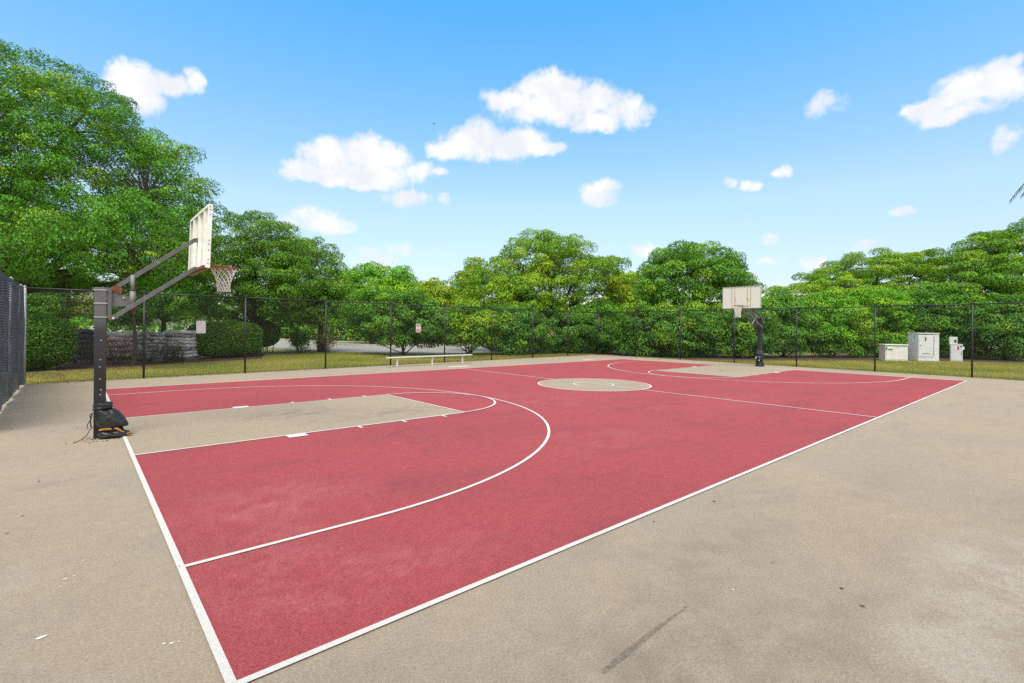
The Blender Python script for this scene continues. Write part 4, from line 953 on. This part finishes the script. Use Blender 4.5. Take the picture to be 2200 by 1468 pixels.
# clipped hedges
def hedge(label, c, rx, ry, h_, ang, n, leaf, pal, seed, power=3.0, zb=0.05, red=.12, name='hedge', stem=True):
    rg = np.random.default_rng(seed); c = np.array(c, float); root = empty(name, (c[0], c[1], -.03), label, 'hedge', 'clipped hedges')
    d = unit(rg.normal(0, 1, (n, 3))); q = (np.abs(d) ** power).sum(1) ** (-1 / power)
    P = d * q[:, None]; inner = rg.random(n) < .2; P[inner] *= rg.uniform(.6, .95, (inner.sum(), 1))
    ca, sa = math.cos(ang), math.sin(ang)
    wob_ = 1 + .09 * np.sin(P[:, 0] * 6 + 1) * np.cos(P[:, 1] * 5) + rg.normal(0, .045, n)
    X = P[:, 0] * rx * wob_; Y_ = P[:, 1] * ry * wob_; Z = zb + (P[:, 2] + 1) * (h_ - zb) / 2 * (1 + (wob_ - 1) * .5)
    C = np.stack([c[0] + X * ca - Y_ * sa, c[1] + X * sa + Y_ * ca, Z], 1)
    Nl = unit(np.sign(P) * np.abs(P) ** (power - 1) / np.array([rx, ry, h_ / 2])); Nn = np.stack([Nl[:, 0] * ca - Nl[:, 1] * sa, Nl[:, 0] * sa + Nl[:, 1] * ca, Nl[:, 2]], 1)
    Nn = unit(Nn * .8 + np.array([0, 0, .35]) + rg.normal(0, .75, (n, 3)))
    pal = np.array(pal); f = .5 + .5 * np.sin(C[:, 0] * 2.3 + np.sin(C[:, 2] * 3)) * np.cos(C[:, 1] * 1.9)
    K = pal[rg.integers(len(pal), size=n)] * (1 + rg.normal(0, .2, (n, 1)))
    rd = rg.random(n) < red * f; K[rd] = np.array([0.16, 0.105, 0.03]) * (1 + rg.normal(0, .2, (rd.sum(), 1)))
    leaf_mesh('foliage', C, Nn, leaf, leaf * .5, np.clip(K * FOL, .006, .5), rg, None, root)
    b = MB()
    for k in range(10):
        a = rg.uniform(0, 6.28); x, y = rg.uniform(-.6, .6) * rx, rg.uniform(-.4, .4) * ry
        s = np.array([c[0] + x * ca - y * sa, c[1] + x * sa + y * ca, -.05]); e = s + np.array([rg.normal(0, .3), rg.normal(0, .3), h_ * .8]); b.tube(bezier(s, (s + e) / 2 + rg.normal(0, .1, 3), e, 5), np.linspace(.03, .008, 5), 6, False)
    b.build('stems', M_BARK, root)
    global LEAFN; LEAFN += n
P_HEDGE = [(0.05, 0.11, 0.02), (0.07, 0.145, 0.025), (0.035, 0.085, 0.018), (0.09, 0.165, 0.03)]
hedge('rounded clipped hedge at far left beside the wind screen', (foot(62, 20.6)), 1.35, 1.15, 2.15, R(20), 34000, .10, P_HEDGE, 21, 2.7, .05, .10)
hA, hB = foot(412, 28.3), foot(552, 31.5); hd = hB - hA
hedge('long clipped hedge right of the pallet stacks', (hA + hB) / 2, np.linalg.norm(hd) / 2 * 1.02, 1.0, 2.02, math.atan2(hd[1], hd[0]), 42000, .105, P_HEDGE, 22, 3.2, .05, .14)
hedge('small round clipped bush at the right end of the long hedge', foot(568, 34.5), .95, .95, 2.15, 0, 15000, .11, P_HEDGE, 23, 2.2, .45, .2)

# half-bare shrubs in the bed in front of the pallets and by the road
def bare_shrub(label, base, h_, spread, n_stem, n_leaf, pal, seed, leaf=.08, flat_top=False, group='half-bare shrubs'):
    rg = np.random.default_rng(seed); base = np.array(base, float); root = empty('bare_shrub', tuple(base), label, 'shrub', group)
    b = MB(); tips = []
    for k in range(n_stem):
        a = rg.uniform(0, 6.28); e = base + np.array([math.cos(a) * spread * rg.uniform(.3, 1), math.sin(a) * spread * rg.uniform(.3, 1), h_ * rg.uniform(.65, 1)])
        s = base + np.array([math.cos(a), math.sin(a), 0]) * rg.uniform(.02, .25); P = bezier(s, (s + e) / 2 + rg.normal(0, .12, 3), e, 7); P[1:] += rg.normal(0, .03, (6, 3))
        b.tube(P, np.linspace(.017, .005, 7), 5, False); tips += [P[-1], P[-2], P[-3]]
        for j in range(4):
            s2 = P[rg.integers(2, 6)]; e2 = s2 + rg.normal(0, .22, 3) + np.array([0, 0, .15]); b.tube([s2, (s2 + e2) / 2 + rg.normal(0, .04, 3), e2], [.008, .005, .003], 4, False); tips.append(e2)
    b.build('stems', M_BARK, root)
    T_ = np.array(tips); C = T_[rg.integers(len(T_), size=n_leaf)] + rg.normal(0, .13, (n_leaf, 3)); C[:, 2] = np.clip(C[:, 2], .08, h_ * 1.05)
    pal = np.array(pal); K = pal[rg.integers(len(pal), size=n_leaf)] * (1 + rg.normal(0, .25, (n_leaf, 1)))
    leaf_mesh('foliage', C, unit(rg.normal(0, 1, (n_leaf, 3)) + np.array([0, 0, .5])), leaf, leaf * .5, np.clip(K * FOL, .006, .5), rg, None, root)
P_DRY = [(0.06, 0.07, 0.03), (0.10, 0.075, 0.05), (0.05, 0.08, 0.02), (0.12, 0.06, 0.05)]
for i, (u, dp, h_, sp, ns, nl, lab) in enumerate([
        (165, 24.2, 1.0, .55, 12, 220, 'half-bare shrub in front of the black wrapped pallet'),
        (196, 23.8, 1.25, .5, 14, 420, 'half-bare shrub left of the near hoop pole'),
        (250, 24.0, 1.35, .6, 16, 620, 'half-bare shrub right of the near hoop pole'),
        (318, 24.6, 1.0, .6, 15, 520, 'half-bare shrub in front of the dark grey pallet stack'),
        (362, 25.2, 1.15, .65, 20, 900, 'half-bare shrub in front of the silvery pallet stack'),
        (385, 25.6, .95, .5, 16, 700, 'half-bare shrub touching the left end of the long hedge')]):
    bare_shrub(lab, foot(u, dp), h_ * .85, sp, ns, int(nl * .32), P_DRY, 60 + i)
bare_shrub('flat-topped dark shrub on crooked stems beside the road', foot(645, 36.2), 1.5, .75, 16, 3200, P_DEEP, 70, .11)
bare_shrub('reddish twiggy shrub beside the road, right of the flat-topped one', foot(700, 36.2), 1.45, .9, 26, 1500, [(0.10, 0.075, 0.05), (0.07, 0.08, 0.03), (0.13, 0.07, 0.06)], 71, .10)

# far-off wood closing the view
rg = np.random.default_rng(90); cs, rs = [], []
for u in list(np.arange(-60, 1100, 26)) + list(np.arange(1100, 2320, 26)):
    dp = rg.uniform(78, 100); top = 648 + rg.uniform(-12, 22)
    if u > 1000: top = 668 + rg.uniform(-10, 12)
    for v in np.arange(top, 712, 16): cs.append(at(u + rg.normal(0, 8), v, dp)); rs.append(1.9 * rg.uniform(.8, 1.2))
for u in np.arange(-40, 560, 12):                     # low growth in front of the far building
    if rg.random() < .62: cs.append(at(u, 704, rg.uniform(58, 66)) * np.array([1, 1, 0]) + UP0 * rg.uniform(.4, 2.4)); rs.append(rg.uniform(.8, 1.5))
for u in np.arange(560, 1120, 13):                    # dark growth along the far side of the road
    dp = 71 - (u - 560) / 560 * 14 + rg.uniform(0, 3)
    for z in (.5, 1.6, 2.8, 4.0): cs.append(at(u, 704, dp) * np.array([1, 1, 0]) + UP0 * (z + rg.uniform(-.3, .3))); rs.append(rg.uniform(1.0, 1.5))
C, Nn, K = clump_leaves(np.array(cs), rs, 42, rg, .75, .4, P_OLIVE + P_DEEP + P_MAHOG, new_growth=.05)
keep = C[:, 2] > -.02
tag(leaf_mesh('far_wood', C[keep], Nn[keep], .5, .3, K[keep], rg), 'distant green wood closing the view behind the nearer trees', 'wood', kind='stuff')
LEAFN += len(C)

# pale building glimpsed under the trees at left
M_WALLW = mat('white_render_wall', (0.66, 0.64, 0.60), .8, .06, 2)
M_ROOFG = mat('grey_roof', (0.28, 0.27, 0.26), .8, .1, 4)
M_GLASS = mat('dark_window', (0.03, 0.035, 0.045), .15, .1, 2)
a, c_ = foot(190, 74, 0), foot(430, 74, 0); d = c_ - a; wl = np.linalg.norm(d); d /= wl; nb = np.array([-d[1], d[0], 0]); nb = nb if np.dot(nb, FW) > 0 else -nb
mid_ = (a + c_) / 2 + nb * 4
bld = empty('building', tuple(mid_), 'low white building glimpsed under the trees behind the pallets', 'building')
b = MB(); b.box(mid_ + UP0 * 1.2, (wl, 8, 2.5), (d, nb, UP0)); wall = b.build('wall', M_WALLW, bld)
b = MB(); hw, hd_ = wl / 2 + .5, 4.5
V = [mid_ + d * sx_ * hw + nb * sy_ * hd_ + UP0 * 2.46 for sx_, sy_ in ((-1, -1), (1, -1), (1, 1), (-1, 1))] + [mid_ - d * (hw - 3) + UP0 * 3.4, mid_ + d * (hw - 3) + UP0 * 3.4]
b.add(V, [(3, 2, 1, 0), (0, 1, 5, 4), (2, 3, 4, 5), (1, 2, 5), (3, 0, 4)]); b.build('roof', M_ROOFG, bld)
for k in range(7):
    q = a + d * (1.6 + k * wl / 7.2) + nb * -.02
    b = MB(); b.box(q + UP0 * 1.35, (1.2, .06, 1.2), (d, nb, UP0)); wn = b.build('window', M_BOARDW, bld)
    b = MB(); b.box(q + UP0 * 1.35 - nb * .035, (1.04, .02, 1.04), (d, nb, UP0)); b.build('pane', M_GLASS, wn)

# palm just outside the right edge, one frond reaching into view
M_FROND = mat('palm_leaflet', (0.035, 0.075, 0.02), .45, .2, 4)
pc = at(2400, 335, 20.5); pb = np.array([pc[0] + .3, pc[1] - .2, -.03])
palm = empty('palm_tree', tuple(pb), 'palm whose frond tip hangs into the right edge of the sky', 'palm')
b = MB(); b.tube(bezier(pb, (pb + pc) / 2 + np.array([.25, .1, 0]), pc - UP0 * .1, 14), np.linspace(.19, .12, 14), 10); b.build('trunk', M_BARKP, palm)
rg = np.random.default_rng(8)
for k in range(13):
    a_ = 2 * math.pi * k / 13 + .0; dr = -RT0 * math.cos(a_) + FW * math.sin(a_) * (1 if k else 0)
    Lf = 3.25 if k == 0 else rg.uniform(2.6, 3.2); rise = .75 if k == 0 else rg.uniform(.2, 1.5)
    P = bezier(pc, pc + dr * Lf * .55 + UP0 * rise, pc + dr * Lf + UP0 * (-.42 if k == 0 else rg.uniform(-1.6, -.2)), 16)
    b = MB(); b.tube(P, np.linspace(.022, .004, 16), 5, False); fr = b.build('frond', M_FROND, palm)
    b = MB()
    for i in range(2, 16):
        t_ = unit(P[min(i + 1, 15)] - P[i - 1]); sd_ = unit(np.cross(t_, UP0))
        for s_ in (-1, 1):
            for h_ in (0, .5):
                p0 = P[i] + (P[i - 1] - P[i]) * h_; ll = .62 * math.sin(math.pi * (.18 + .72 * i / 16)) + .12
                e = p0 + unit(sd_ * s_ * .55 + t_ * .75 + UP0 * -.55) * ll; m_ = (p0 + e) / 2 + UP0 * .05; wv = unit(np.cross(e - p0, sd_ + UP0 * .3)) * .016
                b.add([p0 - wv * .5, p0 + wv * .5, m_ + wv, m_ - wv, e], [(0, 1, 2, 3), (3, 2, 4)])
    b.build('leaflets', M_FROND, fr)

# ---------------------------------------------------------------- grass, litter, small things
rg = np.random.default_rng(77)
def in_poly(P, poly):
    x, y = P[:, 0], P[:, 1]; r_ = np.zeros(len(P), bool); n = len(poly)
    for i in range(n):
        (x1, y1), (x2, y2) = poly[i], poly[(i + 1) % n]
        cnd = ((y1 > y) != (y2 > y)) & (x < (x2 - x1) * (y - y1) / (y2 - y1 + 1e-12) + x1); r_ ^= cnd
    return r_
strip1 = [tuple(FA + (-.6, .14)), tuple(FB + (.5, .14)), (29.2, 22.5), (17.5, 27.3), (13.9, 33.2), (9, 33.5), (7.4, 28.0), (3, 26.2), (-2.6, 23.5)]
strip2 = [tuple(FB + (.12, 0)), (26.9, -7), (42, -7), (42.6, -1.5), (40.8, 3.4), (35, 7.6), (30.5, 10.6), (28.4, 13.3), (28.5, 20)]
PP = []
for poly, n in ((strip1, 150000), (strip2, 120000)):
    A_ = np.array(poly); lo, hi = A_.min(0), A_.max(0); q = lo + rg.random((n * 2, 2)) * (hi - lo); q = q[in_poly(q, poly)][:n]; PP.append(q)
PP = np.vstack(PP); n = len(PP)
hgt = rg.uniform(.035, .085, n); a_ = rg.uniform(0, 6.28, n); ln = rg.normal(0, .035, (n, 2))
V = np.empty((n, 3, 3)); wv = np.stack([np.cos(a_), np.sin(a_)], 1) * .007
V[:, 0, :2] = PP - wv; V[:, 1, :2] = PP + wv; V[:, 2, :2] = PP + ln; V[:, :2, 2] = -.036; V[:, 2, 2] = -.035 + hgt
me = bpy.data.meshes.new('grass'); me.vertices.add(n * 3); me.vertices.foreach_set('co', V.astype(np.float32).ravel()); me.loops.add(n * 3); me.loops.foreach_set('vertex_index', np.arange(n * 3, dtype=np.int32)); me.polygons.add(n); me.polygons.foreach_set('loop_start', np.arange(0, n * 3, 3, dtype=np.int32)); me.update(calc_edges=True)
ca = me.color_attributes.new('leaf_colour', 'FLOAT_COLOR', 'POINT'); f = .5 + .5 * np.sin(PP[:, 0] * .9 + 1.3 * np.sin(PP[:, 1] * .6)) * np.cos(PP[:, 1] * .8 + np.sin(PP[:, 0] * .5)); f = np.clip(f + rg.normal(0, .28, n), 0, 1)[:, None]
K = (1 - f) * np.array([0.25, 0.34, 0.045]) + f * np.array([0.58, 0.47, 0.14]); cc = np.ones((n, 3, 4), np.float32); cc[:, :, :3] = (K * (1 + rg.normal(0, .15, (n, 1))))[:, None, :]; ca.data.foreach_set('color', np.clip(cc, 0, 1).ravel())
me.materials.append(leaf_material('grass_blade', .6, .25)); o = bpy.data.objects.new('grass', me); col.objects.link(o); tag(o, 'short patchy green and straw-coloured grass beyond the fences', 'grass', kind='stuff')
# dead leaves along the foot of the fences
n = 3600; t_ = rg.random(n); side = rg.random(n) < .6
base2 = np.where(side[:, None], FA + t_[:, None] * (FB - FA), FB + t_[:, None] * (FC - FB)); offn = np.abs(rg.normal(0, .16, n))
inw = np.where(side[:, None], np.array([[0.05, -1.0]]), np.array([[-1.0, 0.0]])); near_corner = np.exp(-(np.linalg.norm(base2 - FB, axis=1) / 6) ** 2)
base2 = base2 + inw * (offn * (1 + 5 * near_corner * rg.random(n)) - .12)[:, None]
C = np.column_stack([base2, np.full(n, .008)]); Kd = np.array([(0.20, 0.12, 0.06), (0.30, 0.21, 0.12), (0.10, 0.06, 0.04), (0.40, 0.33, 0.24)])[rg.integers(4, size=n)]
tag(leaf_mesh('leaf_litter', C, unit(rg.normal(0, .25, (n, 3)) + UP0), .055, .03, Kd, rg, leaf_material('dead_leaf', .8, .1), droop=.02), 'dry leaf litter along the foot of the fences', 'leaf litter', kind='stuff')
M_DEAD = mat('dark_dead_leaf', (0.045, 0.035, 0.028), .8, .3, 60)
LEAF_SPOTS = [(1405, 1121, .014, 'on the tan apron just outside the near sideline'), (1660, 1209, .013, 'lone in the middle of the tan apron at right'), (1853, 1303, .022, 'largest on the tan apron at lower right'), (1808, 1265, .016, 'just above the largest one at lower right'),
    (1193, 951, .02, 'on red paint just outside the three-point arc'), (1501, 868, .02, 'on red paint near the midcourt line, right of the centre circle'), (1922, 891, .025, 'beside the near sideline, right of the midcourt line'), (83, 1035, .024, 'largest on the tan apron left of the baseline'),
    (15, 1146, .02, 'at the left edge of the picture, lower one'), (48, 1109, .014, 'on the tan apron left, between two others'), (1534, 1078, .02, 'on the tan apron touching the sideline, middle distance'), (1880, 825, .035, 'on red paint inside the far three-point line'),
    (1575, 1088, .012, 'small speck right of the sideline, middle distance'), (166, 920, .02, 'left of the near hoop pole foot'), (24, 922, .02, 'far left near the wind screen'), (385, 1217, .009, 'tiny, on the white near baseline')]
for (u, v, s_, where) in LEAF_SPOTS:
    c = ground(u, v, .004 if v > 1000 or u < 200 else .009); a_ = rg.uniform(0, 6.28); ax_ = np.array([math.cos(a_), math.sin(a_), 0]); bx_ = np.array([-ax_[1], ax_[0], 0])
    if where.startswith('tiny'): c = ground(u, v, .013)
    b = MB(); pts = [(-1, 0, .1), (-.3, .45, .35), (.5, .35, .3), (1.1, 0, .05), (.5, -.35, .1), (-.3, -.45, .15)]
    V = [c + (ax_ * x + bx_ * y + UP0 * (z + .1)) * s_ for x, y, z in pts] + [c + UP0 * s_ * .5]
    b.add(V, [(6, i, (i + 1) % 6) for i in range(6)]); tag(b.build('fallen_leaf', M_DEAD), 'dark fallen leaf ' + where, 'leaf', 'fallen leaves on the court')
# two birds high over the trees
M_BIRD = mat('dark_plumage', (0.03, 0.03, 0.035), .8, .2, 20)
for (u, v, dp, s_, lab) in ((932, 266, 60, .17, 'dark bird gliding below the big cloud'), (843, 565, 70, .13, 'tiny dark bird low over the bright green tree')):
    c = at(u, v, dp); rt, fw = RT0, FW
    b = MB(); b.tube([c - rt * s_ * .75, c - rt * s_ * .3, c + rt * s_ * .3, c + rt * s_ * .62, c + rt * s_ * .8], [.01, s_ * .17, s_ * .19, s_ * .11, .012], 8)
    bird = b.build('bird', M_BIRD); tag(bird, lab, 'bird', 'birds in the sky')
    for sg in (-1, 1):
        w0 = c + rt * s_ * .15; tip = w0 + fw * sg * s_ * 1.3 + UP0 * s_ * .35 - rt * s_ * .4; el_ = w0 + fw * sg * s_ * .6 + UP0 * s_ * .32 + rt * s_ * .12
        V = [w0 + rt * s_ * .2, w0 - rt * s_ * .3, el_ + rt * s_ * .1, el_ - rt * s_ * .38, tip]; bb = MB()
        bb.add(V + [p_ - UP0 * s_ * .04 for p_ in V], [(0, 1, 3, 2), (2, 3, 4), (5, 7, 8, 6), (7, 9, 8), (0, 2, 7, 5), (2, 4, 9, 7), (1, 6, 8, 3), (3, 8, 9, 4)])
        wg = bb.build('wing', M_BIRD); wg.parent = bird
print('LEAVES', LEAFN)
